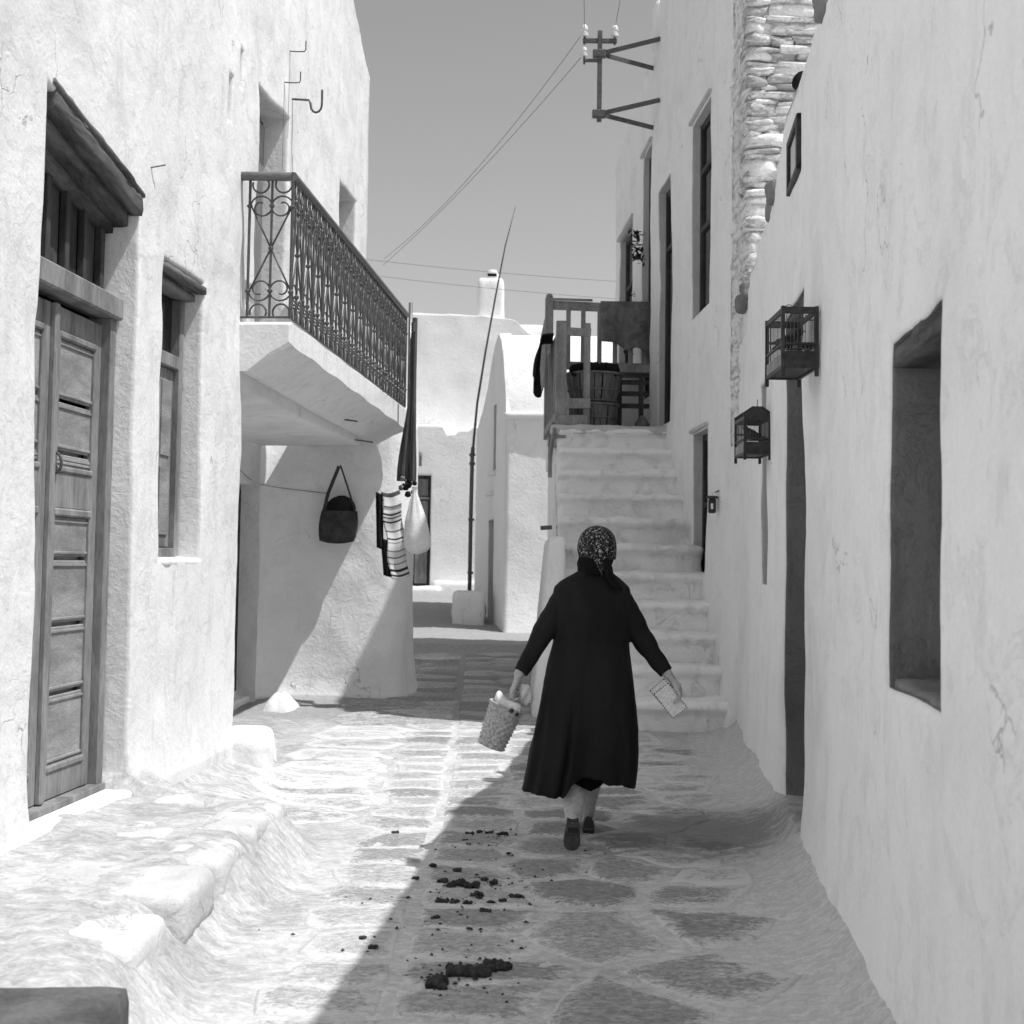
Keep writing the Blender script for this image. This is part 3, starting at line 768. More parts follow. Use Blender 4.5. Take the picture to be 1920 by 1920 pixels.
# drips / wooden stub under the far end of the slab
for (u, z) in ((13.3, 2.66), (12.5, 2.78)): MB().tube([wp(fL, u, .05, z), wp(fL, u+.05, .22, z-.02)], .008, 6).build('iron_stub', 'iron', LH)
# string of wall cable in the recess
mb = MB(); mb.tube([wp(fD, uD(12.2)+t*2.9, .012, 2.62-.42*t-.05*math.sin(t*3.14)) for t in np.linspace(0, 1, 12)], .003, 5); mb.build('wall_cable', 'iron', LH)
# limewashed stone by the corner
lump_obj('corner_stone', (-1.98, -1.62, 9.35, 9.85, -.1, .34), 'wash', None, dict(r=.10, res=.04, amp=.04, seed=9, fr=4), label='rounded limewashed stone at the foot of the left house corner', cat='stone')
lump_obj('limewashed_rock', (-2.42, -2.0, 13.35, 13.85, -.05, .19), 'wash', None, dict(r=.09, res=.035, amp=.05, seed=19, fr=5, taper=.4), label='small pale pointed rock beside the side door', cat='rock')  # added pale rock in place of a sunlit patch of ground
lump_obj('stone_block', (-2.3, -.97, 2.7, 3.66, -.1, .395), 'rock_dark', None, dict(r=.022, res=.04, amp=.012, seed=29, fr=3), label='dark bare stone step block in the bottom left corner', cat='step')  # made-up block, coloured dark to stand in for a cast shadow

# ---------------------------------------------------------------- right near house
RH = thing('white_house', 'low shaded whitewashed house on the right with a deep niche and the bird cages', 'house', (2, 7, 0))
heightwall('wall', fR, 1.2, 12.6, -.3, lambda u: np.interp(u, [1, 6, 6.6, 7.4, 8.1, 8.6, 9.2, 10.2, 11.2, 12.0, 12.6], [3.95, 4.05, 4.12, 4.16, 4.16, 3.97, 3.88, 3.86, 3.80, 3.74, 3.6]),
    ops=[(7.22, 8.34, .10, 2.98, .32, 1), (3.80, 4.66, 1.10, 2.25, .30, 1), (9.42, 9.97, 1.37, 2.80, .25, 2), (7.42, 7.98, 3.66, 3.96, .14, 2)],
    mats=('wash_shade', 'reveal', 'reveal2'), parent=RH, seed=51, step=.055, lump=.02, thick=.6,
    flare=lambda U, Z: .045*np.exp(-np.clip(Z-.05, 0, 9)/.35)*(1-sstep(7.05, 7.2, U)*(1-sstep(8.35, 8.5, U))))
V, Fc = lumpy(2.0, 6.0, 1.5, 12.3, 3.45, 3.70, .05, .4, .01, 1, 5); mk('roof', V, Fc, 'wash_far', RH, True)
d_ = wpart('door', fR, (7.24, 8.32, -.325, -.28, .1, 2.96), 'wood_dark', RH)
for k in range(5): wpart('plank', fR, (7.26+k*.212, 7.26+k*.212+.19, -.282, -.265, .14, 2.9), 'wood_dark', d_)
V, Fc = lumpy(0, 1.12, -.3, -.02, 2.90, 2.975, .012, .06, .012, 5, 81); mk('lintel_beam', [wp(fR, 7.22+v[0], v[1], v[2]) for v in V], Fc, 'wood_old', d_, True)
V, Fc = lumpy(0, .86, -.29, -.015, 2.17, 2.245, .012, .05, .012, 5, 82); nb_ = mk('niche_lintel', [wp(fR, 3.80+v[0], v[1], v[2]) for v in V], Fc, 'wood_old', RH, True)
V, Fc = lumpy(0, .86, -.29, -.02, 1.09, 1.13, .015, .04, .016, 9, 83); mk('niche_sill', [wp(fR, 3.80+v[0], v[1], v[2]) for v in V], Fc, 'reveal', RH, True)
wr = wpart('window', fR, (9.43, 9.96, -.25, -.22, 1.38, 2.79), 'wood_dark', RH)
wf = MB()
for bx in ((7.42, 7.47), (7.93, 7.98)): wb(wf, fR, bx[0], bx[1], -.02, .02, 3.66, 3.97)
wb(wf, fR, 7.42, 7.98, -.02, .02, 3.655, 3.69); wb(wf, fR, 7.42, 7.98, -.02, .02, 3.93, 3.97)
wf = wf.build('window', 'wood_black', RH, label='tiny black framed window high under the roof edge'); wpart('pane', fR, (7.47, 7.93, -.01, .0, 3.69, 3.93), 'reveal2', wf)
# water spout hole and loose stones on the wall top
mb = MB(); mb.tube([(1.58, 7.62, 4.22), (1.70, 7.72, 4.20), (2.0, 7.8, 4.2)], .055, 14); mb.build('clay_spout', 'cloth_dark', RH, smooth=True)
for (u, z, s_) in ((8.95, 3.93, .07), (9.3, 3.90, .05), (11.6, 3.80, .07), (11.9, 3.76, .08), (6.3, 4.10, .07)):
    x, y, _ = wp(fR, u, -.02, z); lump_obj('loose_stone', (x-s_, x+s_, y-s_*1.4, y+s_*1.4, z-.06, z+.09), 'reveal', RH, dict(r=.03, res=.03, amp=.02, seed=int(u*10), fr=9))

# ---------------------------------------------------------------- tall house behind the stairs
TH = thing('tall_house', 'tall whitewashed two storey house with deep slit windows above the outdoor stairs', 'house', (2.2, 16, 0))
def topT(u): return np.interp(u, [12, 12.7, 13.4, 14.2, 17.2, 17.8, 19.3, 20.6, 21.7], [8.3, 8.4, 8.3, 8.75, 8.7, 8.15, 8.1, 8.05, 7.8])
heightwall('wall', fT, 12.30, 21.7, -.2, topT,
    ops=[(13.87, 14.92, 4.15, 6.30, .15, 1), (16.30, 17.26, 3.20, 6.18, .15, 1), (17.9, 18.72, 3.7, 7.05, .15, 1), (19.66, 21.2, 3.9, 6.48, .16, 1), (13.90, 14.80, 1.38, 2.90, .17, 1), (11.0, 12.83, 2.6, 12, .03, 2)],
    mats=('wash_shade', 'reveal2', 'rubble'), parent=TH, seed=71, step=.07, lump=.02, thick=.5,
    flare=lambda U, Z: .10*np.exp(-np.clip(Z, 0, 9)/.8)*(U < 14)+.05*np.exp(-np.clip(Z, 0, 9)/.2))
V, Fc = lumpy(1.75, 2.3, 17.3, 17.9, 8.05, 8.75, .08, .1, .03, 3, 8); mk('parapet_block', V, Fc, 'wash_shade', TH, True)
V, Fc = lumpy(2.2, 7.5, 12.9, 21.6, 7.1, 7.3, .05, .5, .01, 1, 6); mk('roof', V, Fc, 'wash_far', TH, True)
def twin(u0, u1, z0, z1, dp, bars, nm='window'):
    m_ = MB(); t = .07
    wb(m_, fT, u0, u0+t, -dp, -dp+.06, z0, z1); wb(m_, fT, u1-t, u1, -dp, -dp+.06, z0, z1); wb(m_, fT, u0+t, u1-t, -dp, -dp+.055, z1-t, z1); wb(m_, fT, u0+t, u1-t, -dp, -dp+.055, z0, z0+t)
    for b in bars: wb(m_, fT, u0+t, u1-t, -dp, -dp+.06, z0+b*(z1-z0)-.03, z0+b*(z1-z0)+.03)
    o = m_.build(nm, 'wood_dark', TH)
    zz = [0]+list(bars)+[1]
    for i in range(len(zz)-1):
        for h in (0, 1):
            um = (u0+u1)/2
            wpart('pane', fT, ((u0+t, um-.02, -dp+.01, -dp+.03, z0+zz[i]*(z1-z0)+.03, z0+zz[i+1]*(z1-z0)-.03) if h == 0 else (um+.02, u1-t, -dp+.01, -dp+.03, z0+zz[i]*(z1-z0)+.03, z0+zz[i+1]*(z1-z0)-.03)), 'glass', o)
    return o
w4 = twin(13.88, 14.91, 4.16, 6.29, .15, (.45, .75)); twin(16.31, 17.25, 3.2, 6.17, .15, (.75,), 'door'); w2 = twin(17.91, 18.71, 3.7, 7.04, .15, (.6,), 'door'); w1 = twin(19.67, 21.19, 3.9, 6.47, .16, (.7,), 'door')
w5 = twin(13.91, 14.79, 1.39, 2.89, .17, (.5,))
for (u0, u1, z, p_) in ((13.82, 14.96, 6.30, w4), (17.86, 18.78, 7.06, w2), (19.6, 21.3, 6.48, w1), (13.86, 14.84, 2.90, w5)):
    V, Fc = lumpy(0, u1-u0, -.12, .035, z, z+.045, .012, .07, .006, 6, int(u0*7)); mk('drip_stone', [wp(fT, u0+v[0], v[1], v[2]) for v in V], Fc, 'reveal2', p_, True)
# gable of thin limewashed stones facing down the lane
GB = thing('stone_gable', 'bright gable of thin limewashed rubble stones above the low house roof', 'wall', (2.6, 12.3, 0))
hw = heightwall('gable_core', lambda u: (u+0., np.full_like(u, 12.17), np.zeros_like(u), -np.ones_like(u)), 2.09, 5.5, 1.0, 8.2, mats=('quoin',), parent=GB, seed=91, step=.12, lump=.02, thick=.3)
pool = []
for k in range(14):
    cnt = 2; V = []; idx = {}
    V0, F0 = lumpy(-.5, .5, -.5, .5, -.5, .5, .16, .34, .16, 2.1, 200+k)
    me = bpy.data.meshes.new('stone'); me.from_pydata([tuple(v) for v in V0], [], [tuple(f) for f in F0]); me.materials.append(M['rubble'])
    me.polygons.foreach_set('use_smooth', np.ones(len(me.polygons), dtype=bool)); pool.append(me)
pool2 = [m_.copy() for m_ in pool]
for m_ in pool2: m_.materials[0] = M['quoin']
def put_stone(par, x0, x1, y0, y1, z0, z1, nm='stone'):
    o = bpy.data.objects.new(nm, random.choice(pool2 if nm == 'quoin_stone' else pool)); o.location = ((x0+x1)/2, (y0+y1)/2, (z0+z1)/2)
    o.scale = ((x1-x0)*1.16*random.choice((-1, 1)), (y1-y0)*random.choice((-1, 1)), (z1-z0)*1.28*random.choice((-1, 1))); o.rotation_euler = (random.uniform(-.04, .04), random.uniform(-.05, .05), random.uniform(-.05, .05))
    link(o, par); o.matrix_parent_inverse = Matrix.Translation(par.location).inverted(); return o
rs = random.Random(12); z = 3.55; cnt_s = 0
while z < 7.3:
    h = rs.choice((.04, .05, .06, .075, .09, .12)); x = 2.05; first = True
    while x < 2.95:
        wd = rs.uniform(.16, .60) if not first else rs.uniform(.12, .34)
        pr = rs.uniform(0, .035)
        put_stone(GB, x, min(x+wd, 3.3), 12.10-pr, 12.38 if not first else 12.42, z+rs.uniform(-.01, .008), z+h-.004+rs.uniform(-.008, .014)); cnt_s += 1
        x += wd+.012; first = False
    z += h
print('gable stones', cnt_s)
z = 2.7; cs = 0
while z < 7.5:
    h = rs.choice((.07, .09, .12, .15)); y = 12.32
    while y < 12.86:
        L = rs.uniform(.16, .34); xx = 2.65-.049*y
        put_stone(TH, xx+.022-rs.uniform(0, .014), xx+.2, y, min(y+L, 12.9), z, z+h-.012, 'quoin_stone'); cs += 1
        y += L+.01
    z += h
print('quoin', cs)

# ---------------------------------------------------------------- stairs
ST = thing('outdoor_stairs', 'steep whitewashed stone stairs climbing to the landing beside the tall house', 'stairs', (1.2, 12.4, 0))
for k in range(1, 12):
    y0 = 12.4+(k-1)*.41; z1 = .285*k; xr = 2.74-.049*(y0+.3)+max(0, 5-k)*.03; xl = .47+.006*k
    if k <= 2: xl -= .02*(3-k)
    o = lump_obj('step', (xl, xr, y0, y0+.62 if k < 11 else y0+.55, z1-.32, z1), 'wash_step', ST, dict(r=.045, res=.035, amp=(.036 if k < 10 else .014), fr=3.0, seed=100+k))
    for v in o.data.vertices:            # the nosing stands out over its riser
        if v.co.y < y0+.2: v.co.y += .085*float(1-sstep(z1-.12, z1-.07, v.co.z)); 
V, Fc = lumpy(.50, 2.0, 12.75, 16.8, -.2, 3.0, .04, .10, .012, 2, 130)
V = np.array(V); V[:, 2] = np.minimum(V[:, 2], .285*np.maximum((V[:, 1]-12.4)/.41, 0)-.12+.0*V[:, 2]); mk('side_wall', V, Fc, 'wash_shade', ST, True)
V, Fc = lumpy(.46, 2.0, 16.50, 18.55, 3.05, 3.16, .03, .05, .018, 6, 131); mk('landing_slab', V, Fc, 'reveal2', ST, True, label='grey unpainted landing slab at the top of the stairs')
V, Fc = lumpy(.56, 2.0, 16.62, 21.6, -.1, 3.0, .03, .2, .012, 2, 132); mk('landing_base', V, Fc, 'wash_shade', ST, True)
V, Fc = lumpy(.52, 2.0, 18.6, 21.6, 2.9, 4.05, .03, .15, .012, 2, 133); mk('upper_landing', V, Fc, 'wash_shade', ST, True)
bt = np.array(lumpy(.22, .52, 13.2, 15.2, -.1, 1.75, .05, .06, .02, 3, 134)[0]); F_ = lumpy(.22, .52, 13.2, 15.2, -.1, 1.75, .05, .06, .02, 3, 134)[1]
bt[:, 0] = .52-(.52-bt[:, 0])*(1-.55*np.clip(bt[:, 2]/2.0, 0, 1)); mk('buttress', bt, F_, 'wash_shade', ST, True)
MB().tube([(.30, 14.3, 1.86), (.42, 14.3, 1.87)], .022, 8).build('iron_stub', 'iron', ST)

# wooden railing on the landing
WR = thing('wooden_railing', 'grey weathered timber railing round the top landing of the stairs', 'railing', (.6, 16.6, 3.15))
def wpost(x, y, z0, z1, s_=.035, nm='post', cap_=False):
    mb = MB(); mb.box(x-s_, x+s_, y-s_, y+s_, z0, z1, .008)
    if cap_: mb.ell((x, y, z1+.02), (s_*.9, s_*.9, .05), 10, 6)
    return mb.build(nm, 'wood_grey', WR)
def rail_between(p, q, h=.05, t=.02, nm='rail'):
    p = np.array(p, float); q = np.array(q, float); d = q-p; L = np.linalg.norm(d); d /= L
    s_ = np.cross(d, (0, 0, 1.)); s_ /= np.linalg.norm(s_); up = np.cross(s_, d)
    mb = MB(); mb.obox((p+q)/2, d, s_, up, (L/2, t, h/2), .006); return mb.build(nm, 'wood_grey', WR)
wpost(.575, 16.62, 3.0, 4.42, .065); wpost(.885, 16.62, 3.15, 4.40, .04)
rail_between((.52, 16.60, 4.30), (.93, 16.58, 4.28), .10); rail_between((.52, 16.58, 3.42), (.93, 16.56, 3.42), .12); rail_between((.5, 16.56, 3.22), (.90, 16.56, 3.22), .12)
wpost(.47, 18.5, 3.15, 5.06, .055, cap_=True)
rail_between((.57, 16.66, 4.33), (.47, 18.5, 4.30), .06); rail_between((.52, 16.52, 3.26), (.44, 18.5, 3.24), .09)
for k in range(6):
    y = 16.86+k*.29; x = .56-.05*(y-16.62)
    mb = MB(); mb.box(x-.012, x+.012, y-.085, y+.085, 3.05, 4.34, .004); mb.build('side_board', 'wood_grey', WR)
rail_between((.50, 16.5, 3.12), (.46, 17.1, 2.78), .10); mb = MB(); mb.box(.44, .49, 16.95, 17.02, 2.55, 3.1, .006); mb.build('brace', 'wood_grey', WR)
rail_between((.50, 18.5, 4.97), (1.86, 18.5, 4.93), .12); rail_between((.55, 18.5, 4.16), (1.86, 18.5, 4.14), .10); rail_between((.5, 18.46, 5.045), (1.05, 18.46, 5.035), .03)
for x in (.73, .93, 1.15, 1.36, 1.57, 1.79): wpost(x, 18.5, 4.1, 4.95, .03, 'baluster')
rail_between((.47, 18.5, 4.95), (.42, 21.2, 4.90), .08); rail_between((.47, 18.5, 4.2), (.42, 21.2, 4.2), .08)
for k in range(8):
    y = 18.75+k*.32; x = .465-.018*(y-18.5)
    mb = MB(); mb.box(x-.012, x+.012, y-.08, y+.08, 4.05, 4.93, .004); mb.build('side_board', 'wood_grey', WR)

def cloth_sheet(fn, nu, nv, mat, name, parent=None, thick=.006, **k):
    V = np.array([fn(i/(nu-1), j/(nv-1)) for i in range(nu) for j in range(nv)]); q = [(i*nv+j, (i+1)*nv+j, (i+1)*nv+j+1, i*nv+j+1) for i in range(nu-1) for j in range(nv-1)]
    o = mk(name, V, q, mat, parent, True, **k); m_ = o.modifiers.new('t', 'SOLIDIFY'); m_.thickness = thick; m_.offset = 0; return o
# blanket over the rail
def fbl(a, b):
    x = 1.155+a*.70; low = 4.46+.10*vn(a*4, 3, 0, 5)-.18*a+.10*sstep(.75, 1, a)*0
    z = 5.02-(5.02-(low-.02))*b
    y = 18.44-.02-.03*math.sin(a*9+1)*b+.03*(1-b)*0
    return (x+.02*b*math.sin(a*6), float(y), float(z))
cloth_sheet(fbl, 24, 16, 'blanket', 'blanket', label='torn grey blanket hanging over the back rail of the landing', cat='blanket')
# dark coat hanging over the side rail
def fco(a, b):
    y = 17.3+a*.75; th = b
    if b < .22: t = b/.22; x = .50-.14*math.sin(t*1.57); z = 4.36+.02*math.cos(t*1.57)
    else:
        t = (b-.22)/.78; x = .36-.05*t-.05*math.sin(a*8+2)*t-.03*math.sin(t*3); z = 4.36-(.60+.16*math.sin(a*5+.7))*t
        y = 17.3+.37+(a-.5)*.75*(1-.55*t)
    return (x, y, z)
cloth_sheet(fco, 26, 22, 'cloth_dark', 'hanging_coat', thick=.02, label='dark crumpled coat hung over the side rail of the landing', cat='coat')
# bushel baskets
def bushel(name, x, y, z, r0, r1, h, label, n=22):
    T = thing(name, label, 'basket', (x, y, z), 'bushel baskets stacked on the landing')
    mb = MB(); mb.loft([[(x+(r0*.9+(r1-r0)*t)*math.cos(a), y+(r0*.9+(r1-r0)*t)*math.sin(a), z+h*t) for a in np.linspace(0, 2*math.pi, 24, endpoint=False)] for t in (0.02, .5, .93)]); mb.build('inner_lining', 'slat_dark', T, smooth=True, autosmooth=40)
    for k in range(n):
        a = 2*math.pi*k/n+random.uniform(-.03, .03); wd = 2*math.pi*r0/n*.43
        ca, sa = math.cos(a), math.sin(a); sl = MB()
        tv = np.array((-sa, ca, 0)); rv = np.array((ca, sa, 0))
        rings = []
        for t in (0, .5, 1):
            c = np.array((x, y, z+h*t))+rv*(r0+(r1-r0)*t+.01*math.sin(t*3.1)); w2_ = wd*(1+.35*t)*random.uniform(.9, 1.05)
            rings.append([c-tv*w2_-rv*.004, c+tv*w2_-rv*.004, c+tv*w2_+rv*.004, c-tv*w2_+rv*.004])
        sl.loft(rings); sl.build('slat', 'slat', T)
    for t in (.04, .42, .97):
        r = r0+(r1-r0)*t+.016; hp = MB(); hp.tube([(x+r*math.cos(a), y+r*math.sin(a), z+h*t) for a in np.linspace(0, 2*math.pi, 36, endpoint=False)], .012 if t != .97 else .018, 6, closed=True); hp.build('hoop', 'slat', T, smooth=True)
    return T
bushel('bushel_basket', 1.0, 17.15, 3.17, .27, .30, .30, 'lower slatted bushel basket standing on the landing under another')
bushel('bushel_basket', 1.0, 17.15, 3.49, .27, .345, .36, 'upper slatted bushel basket heaped with dark cloth on the landing')
V, Fc = lumpy(.70, 1.30, 16.88, 17.42, 3.78, 3.97, .08, .03, .05, 9, 141); mk('cloth_heap', V, Fc, 'slat_dark', None, True, label='dark cloth heaped in the upper bushel basket', cat='cloth')
# table and pot on the landing
TB = thing('rough_table', 'rough dark wooden table beside the bushel baskets on the landing', 'table', (1.6, 18.1, 3.16))
mb = MB(); mb.box(1.33, 1.83, 17.85, 18.4, 3.98, 4.08, .008); mb.build('table_top', 'wood_grey', TB)
for (x, y) in ((1.38, 17.9), (1.66, 17.9), (1.38, 18.35), (1.78, 18.35)): MB().box(x-.03, x+.03, y-.03, y+.03, 3.16, 3.98, .005).build('leg', 'wood_dark', TB)
for z_ in (3.83, 3.68, 3.52): MB().box(1.34, 1.80, 17.88, 17.92, z_, z_+.06, .004).build('rail', 'wood_dark', TB)
pt_ = MB(); pt_.loft([[(1.62+r*math.cos(a), 17.3+r*math.sin(a), z) for a in np.linspace(0, 2*math.pi, 16, endpoint=False)] for r, z in ((.05, 3.165), (.085, 3.20), (.095, 3.26), (.06, 3.31), (.055, 3.33), (.02, 3.36))]); pt_ = pt_.build('clay_pot', 'blanket', None, smooth=True, label='small round pot on the landing floor under the table', cat='pot')

# ---------------------------------------------------------------- utility bracket and wires
UB = thing('utility_bracket', 'iron wall bracket carrying a pole with white insulators on the tall house', 'utility pole', (1.06, 17.5, 7.2))
PX, PY = 1.055, 17.5
mb = MB(); mb.box(PX-.03, PX+.03, PY-.03, PY+.03, 7.17, 8.36, .004); mb.build('pole', 'galv', UB)
for zc in (7.27, 8.06):
    for dy, dz in ((.28, -.08), (-.28, .10)):
        p = np.array((PX, PY, zc)); q = np.array((2.65-.049*(PY+dy)-.0, PY+dy*1.0, zc+dz)); d = q-p; L = np.linalg.norm(d); d /= L
        s_ = np.cross(d, (0, 0, 1.)); s_ /= np.linalg.norm(s_); up = np.cross(s_, d)
        MB().obox((p+q)/2, d, s_, up, (L/2, .008, .03), .002).build('arm', 'galv', UB)
    MB().box(PX-.09, PX+.08, PY-.045, PY+.045, zc-.05, zc+.05, .01).build('clamp', 'galv', UB)
MB().box(PX-.22, PX+.22, PY-.02, PY+.02, 8.20, 8.26, .006).build('cross_arm', 'galv', UB); MB().box(PX-.20, PX, PY-.02, PY+.02, 7.95, 7.99, .006).build('cross_arm', 'galv', UB)
def insul(x, y, z, s_=1.):
    MB().tube([(x, y, z-.10), (x, y, z+.02)], .014, 8).build('pin', 'galv', UB)
    mb = MB(); mb.loft([[(x+r*s_*math.cos(a), y+r*s_*math.sin(a), z+h_*s_) for a in np.linspace(0, 2*math.pi, 14, endpoint=False)] for r, h_ in ((.03, 0), (.05, .005), (.05, .05), (.03, .065), (.03, .08), (.045, .09), (.045, .125), (.028, .15))]); mb.build('insulator', 'porcelain', UB, smooth=True, autosmooth=50)
insul(PX-.20, PY, 8.28); insul(PX+.19, PY, 8.28); insul(PX-.20, PY, 8.02, .8); 
MB().tube([(PX-.2, PY, 8.02), (PX-.2, PY, 7.93)], .012, 6).build('pin', 'galv', UB)
def wire(p, q, sag, label):
    p = np.array(p, float); q = np.array(q, float); P = [p+(q-p)*t-np.array((0, 0, sag*4*t*(1-t))) for t in np.linspace(0, 1, 24)]
    MB().tube(P, .0038, 5).build('overhead_wire', 'galv', None, smooth=True, label=label, cat='wire')
wire((PX-.20, PY, 8.36), (-2.39, 25, 7.0), .25, 'upper of the two wires running from the insulators down to the left')
wire((PX-.20, PY, 8.06), (-2.43, 25.2, 6.92), .12, 'lower of the two wires running from the insulators down to the left')
wire((PX-.20, PY, 8.38), (PX-.75, 8.0, 8.3), .1, 'left wire running from the top insulator up over the lane')
wire((PX+.19, PY, 8.38), (PX+.1, 8.0, 8.5), .1, 'right wire running from the top insulator up over the lane')
wire((-3.2, 27, 7.45), (2.1, 27, 7.05), .04, 'faint higher wire crossing the sky behind the chimney')
wire((-3.2, 27.5, 7.25), (2.1, 27.5, 6.8), .04, 'faint lower wire crossing the sky behind the chimney')
# hanging plants by the upper doors
def sprig(name, x, y, z, s_, n, label, drop=.3):
    rr = random.Random(int(x*100+z*10)); mb = MB()
    for i in range(n):
        a = rr.uniform(0, 6.28); r = s_*rr.random(); c = np.array((x+r*math.cos(a), y+r*math.sin(a), z-drop*rr.random()**1.3))
        d = np.array([rr.gauss(0, 1) for _ in range(3)]); d /= np.linalg.norm(d); e = np.cross(d, (0.3, .2, 1)); e /= np.linalg.norm(e); L = .05*rr.uniform(.6, 1.3)
        mb.add([c-d*L, c-e*L*.4, c+d*L, c+e*L*.4], [(0, 1, 2, 3)])
    return mb.build(name, 'leafdark', None, label=label, cat='plant')
sprig('hanging_plant', 1.63, 18.35, 5.95, .11, 90, 'dark leafy plant hanging beside the upper door under the utility bracket', .45)
sprig('hanging_plant', 1.62, 19.35, 5.35, .08, 60, 'thin dark plant trailing on the far upper door', .9)
# wall lamp
LA = thing('wall_lamp', 'small black box lamp on the wall beside the low slit window', 'lamp', (1.95, 13.3, 2.0))
MB().box(1.885, 1.955, 13.24, 13.31, 2.0, 2.14, .012).build('housing', 'wood_black', LA); MB().box(1.87, 1.97, 13.22, 13.33, 2.14, 2.165, .008).build('lid', 'wood_dark', LA)
MB().tube([(1.915, 13.238, 2.09), (1.915, 13.232, 2.04)], .012, 10).build('bulb', 'cloth', LA); MB().tube([(1.95, 13.27, 2.2), (2.01, 13.27, 2.23)], .008, 6).build('bracket', 'iron', LA)

# ---------------------------------------------------------------- chapel, far house, aerial pole
CH = thing('chapel', 'small white barrel roofed chapel at the bend of the lane', 'chapel', (0, 22, .3))
_n0 = set(bpy.data.objects)
topC = lambda u: np.interp(u, [21.8, 21.95, 22.2, 22.5, 22.9, 23.3, 23.8, 24.4, 25.2, 26.0], [3.85, 4.30, 4.80, 5.12, 5.30, 5.18, 4.9, 4.55, 4.2, 3.95])
fC = line(-.11+.135*21.8, -.135, -1)
heightwall('facade', fC, 21.8, 26.0, -.1, topC, ops=[(23.15, 23.95, .42, 2.22, .18, 1), (23.0, 23.45, 3.05, 4.15, .14, 1)], mats=('wash_far', 'reveal2'), parent=CH, seed=151, step=.08, lump=.012, thick=.2)
heightwall('side_wall', lambda u: (u+0., 21.8+.02*u, np.full_like(u, .02), -np.ones_like(u)), -.11, 4.5, -.1, 3.86, mats=('wash_far',), parent=CH, seed=152, step=.08, lump=.02, thick=.3, flare=lambda U, Z: .18*np.exp(-np.clip(Z-.3, 0, 9)/.5))
mb = MB(); prof = [(u, float(topC(np.array(u)))) for u in np.concatenate([np.linspace(21.8, 24.6, 22)])]
rings = [[np.array((-.14+dx-.135*(u-21.8)*0+(-.135*(u-21.8) if dx < .5 else 0), u, z_-.01+.015*vn(dx*2, u*2, 0, 4))) for (u, z_) in prof]+[np.array((-.1+dx, 24.6, 3.0)), np.array((-.1+dx, 21.9, 3.0))] for dx in (.06, .3, .6, 1.2, 2., 3., 4.5)]
mb.loft(rings); mb.build('vault_roof', 'wash_far', CH, smooth=True, autosmooth=60)
V, Fc = lumpy(-.14, 4.4, 21.70, 22.0, 3.76, 3.88, .04, .08, .015, 3, 153); mk('eave', V, Fc, 'wash_far', CH, True)
wpart('door', fC, (23.16, 23.94, -.17, -.12, .42, 2.21), 'wood', CH); wpart('window', fC, (23.01, 23.44, -.13, -.10, 3.06, 4.14), 'wood', CH)
for (u, z_) in ((23.5, 2.62), (23.2, 2.95)):
    V, Fc = lumpy(0, .5, -.02, .10, 0, .07, .02, .06, .01, 5, 155); mk('ledge', [wp(fC, u-.25+v[0], v[1], z_+v[2]) for v in V], Fc, 'wash_far', CH, True)
FH = thing('far_house', 'bright white house closing the end of the lane with a dark panelled door', 'house', (-1, 29, .9))
fF = lambda Y: (lambda u: (u+0., np.full_like(u, Y), np.zeros_like(u), -np.ones_like(u)))
heightwall('upper_wall', fF(30.0), -5, 3.5, .5, lambda u: np.interp(u, [-5, -.9, 0, .3, .6, 3.5], [6.95, 6.88, 6.80, 6.5, 6.35, 6.2]), mats=('wash_far',), parent=FH, seed=161, step=.12, lump=.03, thick=.5)
heightwall('lower_wall', fF(28.5), -4.5, -.55, .3, lambda u: np.interp(u, [-4.5, -1.38, -1.36, -1.16, -1.14, -.5], [4.33, 4.31, 4.12, 4.12, 4.27, 4.27]), ops=[(-2.35, -1.66, .92, 3.28, .16, 1)], mats=('wash_far', 'reveal2'), parent=FH, seed=162, step=.09, lump=.02, thick=1.6)
fdoor = wpart('door', fF(28.5), (-2.34, -1.67, -.16, -.12, .92, 3.27), 'wood_dark', FH)
for (a, b, z0_, z1_) in ((-2.28, -2.03, 1.05, 2.0), (-1.98, -1.73, 1.05, 2.0), (-2.28, -2.03, 2.12, 2.75), (-1.98, -1.73, 2.12, 2.75), (-2.28, -2.03, 2.85, 3.2), (-1.98, -1.73, 2.85, 3.2)): wpart('panel', fF(28.5), (a, b, -.122, -.105, z0_, z1_), 'wood', fdoor, .01)
wpart('door_rail', fF(28.5), (-2.3, -1.7, -.12, -.08, 2.78, 2.83), 'wood_grey', fdoor)
lump_obj('doorstep', (-2.5, -1.4, 28.1, 28.45, .7, 1.0), 'wash_far', FH, dict(r=.04, res=.1, amp=.02, seed=163)); lump_obj('plinth', (-1.6, -.6, 28.2, 28.48, .7, 1.12), 'wash_far', FH, dict(r=.05, res=.1, amp=.03, seed=164))
CM = lump_obj('chimney', (-.86, -.20, 30.15, 30.85, 6.3, 7.76), 'wash_far', FH, dict(r=.10, res=.08, amp=.02, seed=165, fr=2, taper=.86))
pot_ = MB(); pot_.loft([[(-.50+r*math.cos(a), 30.5+r*math.sin(a), z_+.22) for a in np.linspace(0, 2*math.pi, 16, endpoint=False)] for r, z_ in ((.10, 7.52), (.14, 7.58), (.15, 7.66), (.10, 7.74), (.09, 7.76))]); pot_ = pot_.build('chimney_pot', 'wash_far', FH, smooth=True)
MB().box(-.60, -.40, 30.33, 30.37, 7.82, 7.88).build('pot_opening', 'void', FH)
lump_obj('roof_shoulder', (-.25, .78, 30.1, 30.6, 6.0, 6.74), 'wash_far', FH, dict(r=.22, res=.1, amp=.03, seed=167, fr=2))
MB().tube([(-1.89, 28.42, 3.72), (-1.88, 28.36, 3.66), (-1.88, 28.36, 3.45)], .03, 8).build('door_lamp', 'blanket', FH)
